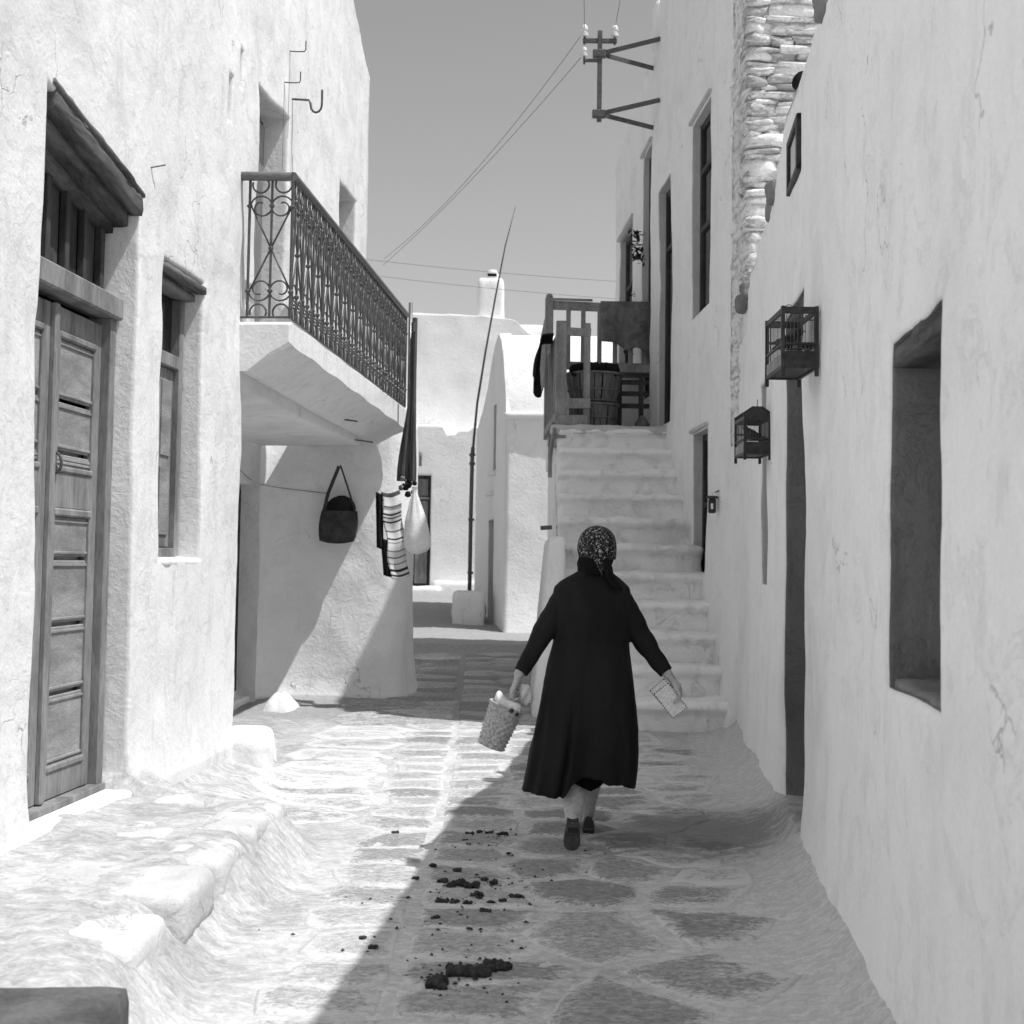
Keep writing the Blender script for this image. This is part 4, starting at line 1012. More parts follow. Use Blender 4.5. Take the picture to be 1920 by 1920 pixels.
lump_obj('plinth_stone', (-.95, -.42, 22.75, 23.4, .25, 1.02), 'wash_far', None, dict(r=.07, res=.07, amp=.03, seed=168, fr=3), label='rough white stone bench block at the foot of the aerial pole', cat='block')
AP = thing('aerial_pole', 'tall thin bending cane pole rising from the white block beside the chapel', 'pole', (-.68, 23.5, 1.0))
ctl = [(-.69, 23.5, .95), (-.69, 23.5, 2.2), (-.68, 23.5, 3.3), (-.61, 23.5, 4.2), (-.48, 23.5, 5.1), (-.33, 23.45, 6.0), (-.17, 23.4, 6.9), (-.0, 23.4, 7.6)]
MB().tube(ctl[:3]+[(-.67, 23.5, 3.45)], .034, 8).build('mast', 'galv', AP, smooth=True); MB().tube(ctl[2:], [.022, .02, .018, .015, .011, .006], 8).build('cane', 'iron', AP, smooth=True)
for z_ in (3.3, 3.15, 2.2, 1.3): MB().box(-.73, -.63, 23.46, 23.54, z_, z_+.04).build('strap', 'iron', AP)

# the bend of the lane lies further up the hill
for o in set(bpy.data.objects)-_n0 | {CH}:
    if o.parent is None or o.type == 'MESH' and o.parent is None:
        o.location = Vector((0, 0, EYE))*(1-1.15)+o.location*1.15; o.scale = (1.15,)*3
# ---------------------------------------------------------------- things hung on the recess wall and the balcony end
BG = thing('shoulder_bag', 'dark felt shoulder bag hanging from a nail on the shaded wall under the balcony', 'bag', (-1.64, 13.2, 1.7))
def bagp(s, z, d): # s across, z up, d outward from the wall
    c = np.array((-1.79, 14.40, -.03)); t = np.array((1.09, .22, 0)); n_ = np.array((.2, -.98, 0)); return c+t*s+n_*(d+.02)+np.array((0, 0, z))
mb = MB(); rings = []
for t in np.linspace(0, 1, 12):
    hw_ = .165*(1-.02*math.cos(t*5))-.012*(1-t)*0+.012*math.sin(t*3); z_ = 1.70+.34*t; dp_ = .045*math.sin(math.pi*min(1, .25+.75*(1-t)))+.012
    sag = lambda a: .018*math.cos(a*1)*0
    rings.append([bagp(hw_*np.sign(math.cos(a))*abs(math.cos(a))**.5-.02*(1-t), z_+(.03*abs(math.cos(a)) if t < .1 else 0), .03+dp_*np.sign(math.sin(a))*abs(math.sin(a))**.6) for a in np.linspace(0, 2*math.pi, 28, endpoint=False)])
mb.loft(rings); mb.build('pouch', 'bag', BG, smooth=True, autosmooth=60)
rings = []
for t in np.linspace(0, 1, 8):
    hw_ = .15*math.sqrt(max(.02, 1-t*t*.97)); z_ = 2.03+.17*t; rings.append([bagp(hw_*math.cos(a)+.02*t, z_, .03+.025*(1-t*.6)*math.sin(a)) for a in np.linspace(0, 2*math.pi, 24, endpoint=False)])
mb = MB(); mb.loft(rings); mb.build('bag_lining', 'cloth_dark', BG, smooth=True, autosmooth=60)
for s_, m in ((-1, 'strap'), (1, 'strap')):
    P = [bagp(s_*.155, 1.99, .05), bagp(s_*.10-.01, 2.22, .045), bagp(s_*.01-.005, 2.50, .02)]
    mb = MB()
    for i in range(2):
        p, q = np.array(P[i]), np.array(P[i+1]); d = q-p; L = np.linalg.norm(d); d /= L; n_ = np.array((.2, -.98, 0)); s2 = np.cross(d, n_); s2 /= np.linalg.norm(s2); mb.obox((p+q)/2, d, s2, n_, (L/2+.005, .018 if s_ < 0 else .009, .004), .002)
    mb.build('strap', 'bag', BG)
MB().tube([bagp(0, 2.50, -.02), bagp(0, 2.515, .06)], .006, 6).build('nail', 'iron', BG)

# rolled canvas poles at the balcony end
CP = thing('rolled_awning', 'rolled dark canvas awning and pole tied to the far end of the balcony rail', 'awning', (-1.05, 13.86, 2.4))
MB().tube([(-1.045, 13.84, 4.10), (-1.04, 13.84, 2.35)], .02, 10).build('pole', 'rail', CP, smooth=True)
for (x0, y0, xa, r0, r1, zt_) in ((-1.02, 13.84, -1.09, .022, .055, 3.9), (-1.0, 13.86, -1.02, .022, .05, 3.95), (-.995, 13.80, -.985, .015, .03, 3.8)):
    rings = []
    for t in np.linspace(0, 1, 14):
        z_ = zt_+(2.30-zt_)*t; r = r0+(r1-r0)*sstep(.35, 1, t); cx_ = x0+(xa-x0)*sstep(.4, 1, t)
        rings.append([(cx_+r*(1+.18*math.cos(5*a+t*2))*math.cos(a), y0+r*(1+.18*math.cos(5*a+t*2))*math.sin(a), float(z_)) for a in np.linspace(0, 2*math.pi, 22, endpoint=False)])
    mb = MB(); mb.loft(rings[::-1]); mb.build('canvas_roll', 'canvas', CP, smooth=True, autosmooth=60)
# pompoms / dried bunch
PM = thing('tassel_bunch', 'dark bunch of tassels and pompoms tied below the rolled awning', 'tassels', (-1.02, 13.75, 2.25))
rr = random.Random(3)
for i in range(14):
    x = -1.05+rr.uniform(-.09, .09); y = 13.74+rr.uniform(-.04, .04); z_ = 2.25+rr.uniform(-.09, .09); r = rr.uniform(.018, .034)
    V, Fc = lumpy(x-r, x+r, y-r, y+r, z_-r, z_+r, r*.95, r*.6, r*.35, 40, i); mk('pompom', V, Fc, 'cloth_dark' if i % 3 else 'blanket', PM, True)
# white sack
def sack():
    rings = []; cx_, cy_ = -.935, 13.62
    for t in np.linspace(0, 1, 26):
        z_ = 1.57+.66*t; prof_ = np.interp(t, [0, .03, .1, .25, .5, .8, .95, 1], [.03, .09, .132, .135, .105, .045, .018, .03]); ox = .03*sstep(.0, 1, 1-t)
        rings.append([(cx_+ox-.02+prof_*(1+.05*math.cos(7*a)*sstep(.2, .8, t)*2+.02*math.cos(3*a))*math.cos(a), cy_+prof_*.8*(1+.10*math.cos(7*a)*sstep(.2, .8, t))*math.sin(a), z_-.03*(1-t)*math.cos(a)*0) for a in np.linspace(0, 2*math.pi, 42, endpoint=False)])
    mb = MB(); mb.loft(rings); return mb.build('sack', 'cloth', None, smooth=True, autosmooth=60, label='pale cloth sack hanging beside the striped rug at the wall corner', cat='sack')
sack()
def stripes():
    m, n, b = newmat('striped_weave'); tc = n.nodes.new('ShaderNodeAttribute'); tc.attribute_name = 'vv'
    cr = N(n, 'ShaderNodeValToRGB'); cr.color_ramp.interpolation = 'CONSTANT'; e = cr.color_ramp.elements
    L = [(0, .08), (.05, .6), (.155, .12), (.175, .25), (.20, .6), (.24, .06), (.262, .6), (.285, .08), (.30, .6), (.33, .03), (.35, .6), (.44, .15), (.46, .6), (.53, .05), (.55, .58), (.575, .3), (.59, .6), (.67, .2), (.685, .6), (.745, .12), (.76, .6), (.82, .2), (.835, .6), (.89, .04), (.92, .55), (.95, .05), (.975, .6)]
    e[0].position = 0; e[0].color = (L[0][1],)*3+(1,); e[1].position = L[1][0]; e[1].color = (L[1][1],)*3+(1,)
    for p_, v in L[2:]: q_ = e.new(p_); q_.color = (v, v, v, 1)
    n.links.new(tc.outputs['Fac'], cr.inputs[0]); n.links.new(cr.outputs[0], b.inputs['Base Color']); b.inputs['Roughness'].default_value = .95; b.inputs['Specular IOR Level'].default_value = .05
    bump(n, b, noise(n, pos(n, (1, 1, 3)), 120, 3, .6), .4, .005); return m
M['stripe'] = stripes()
RG = thing('striped_rug', 'light woven rug with thin dark stripes hanging on the sunlit corner wall', 'rug', (-1.2, 13.5, 1.3))
def frug(a, b):
    x = -1.275+.165*a+.11*b+.01*math.sin(b*14); y = 13.53+.10*a+.02*math.sin(b*16+a*2)+.015*math.sin(a*6); z_ = 2.17-.84*b+.03*a-.02*math.sin(a*3.14)*1; return (x, y, z_)
rg = cloth_sheet(frug, 14, 50, 'stripe', 'weave', RG, .012)
at = rg.data.attributes.new('vv', 'FLOAT', 'POINT'); at.data.foreach_set('value', [j/49. for i in range(14) for j in range(50)])
cloth_sheet(lambda a, b: (-1.325+.055*a+.02*b, 13.55+.03*math.sin(a*9), 2.17-.54*b-.02*a), 8, 20, 'cloth_dark', 'dark_backing', RG, .015)
cloth_sheet(lambda a, b: (-1.27+.07*a+.035*b, 13.57+.02*math.sin(a*9), 1.72-.36*b-.02*a), 8, 14, 'cloth_dark', 'dark_backing', RG, .015)

# ---------------------------------------------------------------- bird cages
def cage(X0, X1, Y0, Y1, Z0, Z1, label, gable=False, seed=0, catlabel='bird cage'):
    T = thing('bird_cage', label, 'bird cage', ((X0+X1)/2, (Y0+Y1)/2, Z0), 'bird cages on the shaded wall')
    s_ = .009
    for x in (X0, X1):
        for y in (Y0, Y1): MB().box(x-s_, x+s_, y-s_, y+s_, Z0-.035, Z1, .002).build('post', 'wood_black', T)
    H_ = Z1-Z0
    for y in (Y0, Y1):
        for z_, h_ in ((Z1-.02, .02), (Z0+H_*.62 if y == Y1 else Z0+H_*.40, .008), (Z0+.01, .01)):
            MB().box(X0+s_, X1-s_, y-.007, y+.007, z_-h_/1.2, z_+h_/1.2, .002).build('cross_bar', 'wood_black', T)
    for x in (X0, X1):
        for z_, h_ in ((Z1-.02, .014), (Z0+H_*.40, .007), (Z0+.01, .01)): MB().box(x-.006, x+.006, Y0+s_, Y1-s_, z_-h_, z_+h_, .002).build('cross_bar', 'wood_black', T)
    MB().box(X0+.006, X1-.006, Y0-.004, Y0+.004, Z0+.012, Z0+.085, .002).build('tray_front', 'wood_black', T)
    MB().box(X0-.004, X0+.004, Y0+.01, Y1-.01, Z0+.012, Z0+.075, .002).build('tray_side', 'wood_grey', T)
    MB().box(X0+.01, X1-.01, Y0+.01, Y1-.01, Z0+.01, Z0+.02, .002).build('tray_floor', 'wood_black', T)
    k = int((X1-X0)/.017)
    for y, nm in ((Y0, 'wire'), (Y1, 'wire')):
        for i in range(1, k): x = X0+(X1-X0)*i/k; MB().tube([(x, y, Z0+.02), (x, y, Z1-.02)], .0016, 5).build('wire', 'galv', T)
    k = int((Y1-Y0)/.026)
    for x in (X0, X1):
        for i in range(1, k): y = Y0+(Y1-Y0)*i/k; MB().tube([(x, y, Z0+.02), (x, y, Z1-.02)], .0016, 5).build('wire', 'galv', T)
    xm = (X0+X1)/2
    if gable:
        for y in (Y0, Y1):
            MB().add([(X0-.01, y-.006, Z1-.01), (X1+.01, y-.006, Z1-.01), (X1+.01, y-.006, Z1+.015), (xm+.035, y-.006, Z1+.055), (xm-.035, y-.006, Z1+.055), (X0-.01, y-.006, Z1+.015),
                      (X0-.01, y+.006, Z1-.01), (X1+.01, y+.006, Z1-.01), (X1+.01, y+.006, Z1+.015), (xm+.035, y+.006, Z1+.055), (xm-.035, y+.006, Z1+.055), (X0-.01, y+.006, Z1+.015)],
                     [(0, 1, 2, 3, 4, 5), (11, 10, 9, 8, 7, 6)]+[(i, i+6, (i+1) % 6+6, (i+1) % 6) for i in range(6)]).build('gable_board', 'wood_black', T)
        MB().tube([(xm, Y0, Z1+.05), (xm, Y0, Z1+.10)], .003, 5).build('finial', 'iron', T)
    else:
        for i in range(1, 9): y = Y0+(Y1-Y0)*i/9; MB().tube([(X0, y, Z1-.01), (X1, y, Z1-.01)], .0016, 5).build('wire', 'galv', T)
        MB().tube([(xm+.03*math.cos(t)-.01, (Y0+Y1)/2, Z1+.0+.045*math.sin(t)) for t in np.linspace(0, math.pi, 9)], .0022, 5).build('hanging_loop', 'galv', T)
    MB().tube([(X0, (Y0+Y1)/2, Z0+H_*.42), (X1, (Y0+Y1)/2, Z0+H_*.42)], .005, 6).build('perch', 'wood_dark', T)
    MB().tube([(X1, (Y0+Y1)/2, Z1-.03), (X1+.07, (Y0+Y1)/2, Z1-.03)], .004, 5).build('wall_hook', 'iron', T)
    for i in (0, 1): MB().box(xm-.07+i*.09, xm-.03+i*.09, Y0+.02, Y0+.05, Z0+.10, Z0+.125, .004).build('feeding_cup', 'glass', T)
    return T
def bird(x, y, z, s_, face, label):
    T = thing('small_bird', label, 'bird', (x, y, z))
    mb = MB(); f = face
    rings = []
    for t, r, dz in ((0, .004, .0), (.08, .018, .0), (.25, .030, .004), (.45, .034, .008), (.62, .028, .018), (.74, .021, .030), (.86, .021, .040), (.95, .015, .044), (1.0, .004, .044)):
        c = np.array((x+f*(t-.45)*.12*s_, y, z+(.028+dz+.03*(t-.45))*s_))
        rings.append([c+np.array((-.3*f*r*s_*math.sin(a), r*s_*math.cos(a), r*s_*math.sin(a)))for a in np.linspace(0, 2*math.pi, 14, endpoint=False)])
    mb.loft(rings); mb.build('body', 'bird', T, smooth=True)
    MB().tube([(x+f*.064*s_, y, z+.087*s_), (x+f*.088*s_, y, z+.083*s_)], [.006*s_, .001], 6).build('beak', 'wood_grey', T)
    MB().obox((x-f*.062*s_, y, z+.010*s_), (f*.8, 0, .6), (0, 1, 0), (-.6*f, 0, .8), (.026*s_, .012*s_, .003), .001).build('tail', 'bird', T)
    for q_ in (-1, 1): MB().tube([(x, y+q_*.01*s_, z+.005), (x+.004*f, y+q_*.01*s_, z-.001)], .002, 5).build('leg', 'wood_grey', T)
    for q_ in (-1, 1): MB().obox((x-f*.02*s_, y+q_*.028*s_, z+.034*s_), (f*.95, 0, .3), (0, 1, 0), (-.3*f, 0, .95), (.045*s_, .005*s_, .018*s_), .004).build('wing', 'leafdark', T)
    return T
cage(1.275, 1.435, 6.52, 6.93, 2.435, 2.735, 'larger black bird cage nearest the camera, hanging in front of the doorway')
bird(1.345, 6.725, 2.565, 1.0, 1, 'dark bird perched in the larger cage in front of the doorway')
cage(1.535, 1.70, 9.13, 9.50, 2.235, 2.50, 'smaller bird cage with a peaked top hanging before the narrow slit window', gable=True)
bird(1.615, 9.315, 2.35, .95, -1, 'small dark bird perched in the smaller peaked cage')

# ---------------------------------------------------------------- dark clods on the lane
def clod_label(x, y, s_):
    if y > 7.4: a = 'at the far end of the trail, near the woman\'s heel'
    elif y > 7: a = 'alone on the lane just behind the woman'
    elif y > 6.72: a = 'at the shadow edge behind the woman, top of the middle scatter'
    elif y > 6.4: a = 'in the upper row of the middle scatter'
    elif y > 6.0: a = 'in the lower row of the middle scatter'
    elif y > 5.35: a = 'lying apart between the middle scatter and the nearest heap'
    else: a = 'in the low heap nearest the camera'
    if x > .5: a = 'lying apart on the right side of the lane'
    return '%s clod %s' % ('small dark' if s_ < .022 else 'crumbled dark', a)
def clod(x, y, s_, seed):
    q = random.Random(seed); s_ *= q.uniform(.6, 1.1); x += q.uniform(-.012, .012)
    V, Fc = lumpy(-s_*1.1, s_*1.1, -s_*.8, s_*.8, -s_*.3, s_*.32, s_*.26, s_*.18, s_*.7, 1.3/s_, seed)
    V = np.array(V); V[:, 0] += x; V[:, 1] += y; V[:, 2] += float(gz(x, y))+.012
    mk('dung_clod', V, Fc, 'dung', None, True, label=clod_label(x, y, s_), cat='dung', group='dung clods scattered on the lane')
rr = random.Random(8)
for (x, y, s_) in ((-.20, 7.75, .032), (-.15, 7.78, .026), (-.09, 7.76, .026), (-.02, 7.69, .030), (-.23, 7.55, .016), (.02, 7.25, .014), (-.36, 6.86, .026), (-.24, 6.80, .022), (-.42, 6.62, .024), (-.29, 6.58, .02), (-.22, 6.55, .034), (-.26, 6.50, .030), (-.17, 6.52, .03), (-.10, 6.62, .020), (-.07, 6.56, .026), (-.14, 6.32, .030), (-.11, 6.28, .026), (-.06, 6.22, .024), (.03, 6.33, .03), (.06, 6.32, .026), (-.02, 6.24, .024), (-.17, 6.18, .018), (-.27, 6.2, .026), (-.23, 6.19, .018), (-.09, 6.05, .020)):
    clod(x, y, s_, rr.randrange(999))
for i in range(16):
    t = i/15; x = -.27+.26*t+rr.uniform(-.035, .035); y = 5.02+.22*t*math.sin(t*2.2)+rr.uniform(-.07, .05)
    clod(x, y, rr.uniform(.026, .046), rr.randrange(999))
for (x, y) in ((-.30, 5.9), (-.16, 5.75), (-.55, 5.55), (-.52, 5.45), (-.62, 7.8)): clod(x, y, rr.uniform(.016, .026), rr.randrange(999))

# ---------------------------------------------------------------- the woman
def remesh(o, vox, smooth=2, fac=.5):
    m_ = o.modifiers.new('r', 'REMESH'); m_.mode = 'VOXEL'; m_.voxel_size = vox; m_.use_smooth_shade = True
    if smooth: s_ = o.modifiers.new('s', 'SMOOTH'); s_.factor = fac; s_.iterations = smooth
    return fin(o)
WO = thing('person', 'elderly woman in a long black coat and patterned headscarf walking away up the lane', 'person', (.42, 7.45, 0))
HC = (.463, 7.485, 1.585)
b = MB()
b.ell((HC[0], HC[1]-.005, HC[2]+.01), (.078, .096, .100), 28, 18)                 # skull
b.limb([(HC[0], HC[1]+.035, HC[2]-.03), (HC[0], HC[1]+.05, HC[2]-.072)], [.058, .044], 18)   # face and jaw
b.limb([(HC[0], HC[1]+.088, HC[2]+.015), (HC[0], HC[1]+.107, HC[2]-.020)], [.009, .014], 10)  # nose
b.limb([(HC[0]-.018, HC[1]+.086, HC[2]-.048), (HC[0]+.018, HC[1]+.086, HC[2]-.048)], [.008, .008], 8)  # lips
b.limb([(HC[0]-.04, HC[1]+.078, HC[2]+.028), (HC[0]+.04, HC[1]+.078, HC[2]+.028)], [.012, .012], 8)    # brow
b.ell((HC[0], HC[1]+.082, HC[2]-.078), (.02, .016, .016), 12, 8)
for s_ in (-1, 1): b.ell((HC[0]+s_*.079, HC[1]-.005, HC[2]-.01), (.012, .02, .032), 12, 8)
b.limb([(.452, 7.465, 1.42), (.458, 7.475, 1.53)], [.058, .054], 18)                # neck
def ring(cx, cy, z, a, bb, n=40, p=2.3, zf=None, rf=None):
    out_ = []
    for k in range(n):
        t = 2*math.pi*k/n; c, s_ = math.cos(t), math.sin(t)
        x = a*np.sign(c)*abs(c)**(2/p); y = bb*np.sign(s_)*abs(s_)**(2/p); f = 1+(rf(t) if rf else 0)
        out_.append((cx+x*f, cy+y*f, z+(zf(t) if zf else 0)))
    return out_
tor = [(1.42, .445, .06, .05), (1.385, .437, .15, .07), (1.34, .436, .17, .09), (1.22, .437, .165, .105), (1.08, .434, .15, .105), (.97, .43, .17, .12), (.85, .43, .17, .12), (.80, .43, .12, .10)]
b.loft([ring(cx, 7.455, z, a, d) for z, cx, a, d in tor[::-1]])
b.limb([(.36, 7.45, .85), (.355, 7.46, .62), (.353, 7.45, .46), (.350, 7.36, .33), (.342, 7.27, .235), (.335, 7.205, .185)], [.10, .095, .084, .076, .052, .035], 20)
b.limb([(.335, 7.205, .20), (.335, 7.240, .13), (.335, 7.284, .060)], [.032, .027, .021], 14)
b.limb([(.50, 7.46, .85), (.485, 7.58, .62), (.470, 7.68, .46), (.460, 7.75, .32), (.452, 7.82, .18), (.450, 7.85, .10)], [.10, .09, .074, .066, .044, .034], 20)
b.limb([(.45, 7.845, .07), (.452, 7.92, .045), (.455, 8.0, .032)], [.032, .034, .026], 14)
shL, elL, wrL = (.292, 7.445, 1.30), (.172, 7.40, 1.13), (.050, 7.33, .915)
shR, elR, wrR = (.585, 7.445, 1.30), (.706, 7.45, 1.112), (.838, 7.375, .922)
b.limb([shL, elL, wrL], [.042, .040, .027], 16); b.limb([shR, elR, wrR], [.042, .040, .027], 16)
# left hand, closed round the basket handles
for i, o_ in enumerate((.030, .010, -.010, -.029)):
    K = np.array((.014+.002*abs(i-1), 7.305+o_, .838-.003*i)); L = (.95, 1.05, 1.0, .85)[i]
    b.limb([wrL, (wrL[0]-.012, wrL[1]+o_*.7-.008, .88), K], [.021, .0145, .0115], 12)
    b.limb([K, K+np.array((-.004, 0, -.034))*L, K+np.array((.014, 0, -.052))*L, K+np.array((.033, 0, -.040))*L], [.0105, .0092, .0084, .0075], 10)
b.limb([(.048, 7.345, .895), (.060, 7.360, .862), (.054, 7.352, .83), (.040, 7.338, .812)], [.015, .0125, .0105, .0085], 12)
# right hand, fingers curled over the letters
for i in range(4):
    K = np.array((.892-.003*i, 7.345-.014*i, .872-.010*i)); L = (.95, 1.05, 1.0, .85)[i]
    b.limb([wrR, (wrR[0]+.024, wrR[1]-.006*i, .902-.006*i), K], [.022, .0155, .0118], 12)
    b.limb([K, K+np.array((.012, -.004, -.032))*L, K+np.array((.000, -.008, -.056))*L, K+np.array((-.020, -.010, -.068))*L], [.0108, .0095, .0086, .0075], 10)
b.limb([(.856, 7.372, .905), (.858, 7.368, .872), (.852, 7.352, .846), (.850, 7.345, .825)], [.015, .0125, .0105, .0085], 12)
body = b.build('body', 'skin', WO); remesh(body, .0048, 1, .5)
for s_ in (-1, 1):
    MB().ell((HC[0]+s_*.031, HC[1]+.079, HC[2]+.010), (.0115, .0115, .0115), 14, 10).build('eye', 'porcelain', WO, smooth=True)
MB().limb([(HC[0]-.05, HC[1]+.060, HC[2]+.072), (HC[0], HC[1]+.078, HC[2]+.083), (HC[0]+.05, HC[1]+.060, HC[2]+.072)], [.018, .02, .018], 10).build('hair', 'blanket', WO, smooth=True)
# coat
rows = [(1.462, .450, .088, .080, 7.47), (1.439, .446, .122, .088, 7.465), (1.409, .438, .168, .098, 7.46), (1.375, .437, .203, .118, 7.455), (1.318, .436, .211, .138, 7.45), (1.233, .437, .208, .146, 7.45), (1.147, .438, .203, .146, 7.455), (1.076, .435, .204, .150, 7.455), (.977, .427, .225, .172, 7.45), (.864, .424, .243, .190, 7.45), (.750, .419, .257, .200, 7.45), (.637, .412, .271, .212, 7.45), (.525, .402, .283, .226, 7.45), (.412, .388, .291, .240, 7.45), (.300, .368, .296, .250, 7.45)]
zr = np.array([r[0] for r in rows])
def coat_at(z):
    return [float(np.interp(-z, -zr, [r[i] for r in rows])) for i in (1, 2, 3, 4)]
def hem(x, y):
    hb = np.interp(x, [.07, .27, .300, .325, .37, .47, .495, .515, .60, .665], [.305, .283, .288, .36, .395, .385, .365, .355, .350, .315])
    return float(hb if y < 7.45 else .33)
rings = []
zs = list(np.arange(1.462, .46, -.014))
N_ = 180
def fold(t, z):
    A = sstep(1.0, .45, z)
    v = .042*math.cos(7*t+.6)+.032*math.cos(12*t+2.0+z*1.5)+.018*math.cos(19*t+z*3)
    d = (t-4.42); v += -.20*math.exp(-(d/.06)**2)*float(sstep(1.05, .8, z))+.09*math.exp(-((d-.10)/.06)**2)
    wr_ = .026*float(vn(math.cos(t)*3, math.sin(t)*3, z*6, 9))+.016*float(vn(math.cos(t)*11, math.sin(t)*11, z*16, 10))
    return float(A)*v*.9+wr_
for z in zs:
    cx, a, d, cy = coat_at(z); p = 2.6 if z > 1.1 else 2.2
    r = ring(cx, cy, z, a, d, N_, p)
    r = [(cx+(q[0]-cx)*(1+fold(2*math.pi*k/N_, z)*(.5+.5*abs(math.sin(2*math.pi*k/N_)))), cy+(q[1]-cy)*(1+fold(2*math.pi*k/N_, z)), q[2]) for k, q in enumerate(r)]
    rings.append(r)
z1_ = zs[-1]
for s_ in np.linspace(.08, 1, 14):
    r = []
    for k in range(N_):
        t = 2*math.pi*k/N_
        cx, a, d, cy = coat_at(.33); q = ring(cx, cy, 0, a, d, N_, 2.2)[k]
        h_ = hem(q[0], q[1]); z = z1_+(h_-z1_)*s_
        cx, a, d, cy = coat_at(z); c, sn = math.cos(t), math.sin(t); f = fold(t, z)
        x = a*np.sign(c)*abs(c)**(2/2.2); y = d*np.sign(sn)*abs(sn)**(2/2.2)
        r.append((cx+x*(1+f*(.5+.5*abs(sn))), cy+y*(1+f), z))
    rings.append(r)
c_ = MB(); c_.loft(rings[::-1], cap=False)
n_ = N_; base = len(c_.v)-len(rings)*n_
# close with fans
bot = rings[-1]; top_ = rings[0]
cb = len(c_.v); c_.v.append((.40, 7.45, .46)); ct = len(c_.v); c_.v.append((.45, 7.47, 1.462))
for k in range(n_): c_.f.append(((k+1) % n_, k, cb))
off = (len(rings)-1)*n_
for k in range(n_): c_.f.append((off+k, off+(k+1) % n_, ct))
def sleeve(sh, el, cu, rr_):
    P = []; R = []
    sh, el, cu = map(np.array, (sh, el, cu))
    for t in np.linspace(0, 1, 12): P.append(sh+(el-sh)*t); R.append(rr_[0]+(rr_[1]-rr_[0])*t+.010*float(fbm(t*3.1, sh[0]*9, 0, 5, 3)))
    for t in np.linspace(.1, 1, 12): P.append(el+(cu-el)*t+np.array((0, 0, -.006*math.sin(t*3.1)))); R.append(rr_[1]+(rr_[2]-rr_[1])*t+.009*float(fbm(t*4.3, sh[0]*9, 0, 6, 3)))
    c_.tube(P, R, 22)
sleeve((.292, 7.445, 1.305), (.178, 7.40, 1.135), (.060, 7.334, .925), (.074, .060, .041))
sleeve((.585, 7.445, 1.305), (.700, 7.45, 1.118), (.830, 7.38, .932), (.074, .060, .041))
coat = c_.build('coat', 'coat', WO); remesh(coat, .0075, 1, .4)
# dress below the open back vent
d_r = []
for z in np.linspace(.75, .30, 26):
    t = (.75-z)/.45; r = []
    for k in range(120):
        a_ = 2*math.pi*k/120; f = 1+t*(.035*math.cos(8*a_)+.03*math.cos(13*a_+1)); cx = .415-.005*t; a, dd = .15-.005*t, .155
        x = cx+a*f*math.cos(a_); y = 7.46+(dd+.05*t)*f*math.sin(a_)*1.0
        hz = np.interp(x, [.27, .305, .335, .37, .43, .47, .50, .55], [.355, .36, .365, .35, .325, .34, .365, .39]) if y < 7.45 else .36
        r.append((x, y, z if z > .42 else .42+(hz-.42)*(.42-z)/.12))
    d_r.append(r)
mb = MB(); mb.loft(d_r[::-1]); mb.build('dress', 'dress', WO, smooth=True, autosmooth=60)
# headscarf
sc_prof = [(1.706, .006), (1.702, .034), (1.690, .060), (1.668, .084), (1.640, .098), (1.605, .1055), (1.57, .107), (1.54, .104), (1.518, .099)]
rings = []
for z, r0 in sc_prof:
    rr2 = []
    for k in range(64):
        t = 2*math.pi*k/64; f = 1+.018*math.cos(5*t+z*30)+.012*math.cos(9*t)
        zz = z
        if z < 1.56: zz = z+.020*(math.cos(t)*-.3)-(.028*math.exp(-((t-4.85)/.30)**2) if z < 1.53 else 0)+.012*abs(math.cos(t))
        rr2.append((.463+r0*f*math.cos(t), 7.475+r0*1.13*f*math.sin(t)+.012*(1.7-z)*0, zz))
    rings.append(rr2)
mb = MB(); mb.loft(rings, cap=False); mb.f = [f for f in mb.f if not (sum(mb.v[i][1] for i in f)/4 > 7.475+.070 and sum(mb.v[i][2] for i in f)/4 < 1.662)]
mb.f.append(tuple(range(64)))
sc = mb.build('headscarf', 'scarf', WO, smooth=True); mm = sc.modifiers.new('s', 'SUBSURF'); mm.levels = 1; mm.render_levels = 1; m3 = sc.modifiers.new('t', 'SOLIDIFY'); m3.thickness = .005; m3.offset = 1
# black neck cloth under it, with a knotted tail on the right
rings = []
for z, r0, dy in ((1.552, .093, .0), (1.53, .0975, -.004), (1.50, .094, -.006), (1.475, .089, -.006), (1.455, .090, -.004), (1.440, .104, 0)):
    rings.append([(.457+(.002 if z > 1.5 else -.008)+r0*(1+.02*math.cos(6*t+z*60))*math.cos(t), 7.468+dy+r0*1.02*(1+.03*math.cos(6*t+z*60))*math.sin(t)*(.92 if math.sin(t) > 0 else 1), z+.006*math.sin(3*t)) for t in np.linspace(0, 2*math.pi, 64, endpoint=False)])
mb = MB(); mb.loft(rings[::-1], cap=True); mb.build('neck_cloth', 'shawl', WO, smooth=True, autosmooth=60)
mb = MB(); mb.limb([(.500, 7.385, 1.515), (.515, 7.366, 1.475), (.522, 7.352, 1.435), (.545, 7.335, 1.395), (.575, 7.322, 1.372)], [.024, .026, .024, .021, .012], 14); mb.build('scarf_tail', 'shawl', WO, smooth=True)
V = [(.447, 7.362, 1.505), (.500, 7.360, 1.512), (.488, 7.350, 1.470), (.484, 7.352, 1.437), (.470, 7.356, 1.465)]
tp = mk('scarf_tip', V, [(0, 4, 3, 2, 1)], 'scarf', WO, False); m3 = tp.modifiers.new('t', 'SOLIDIFY'); m3.thickness = .006
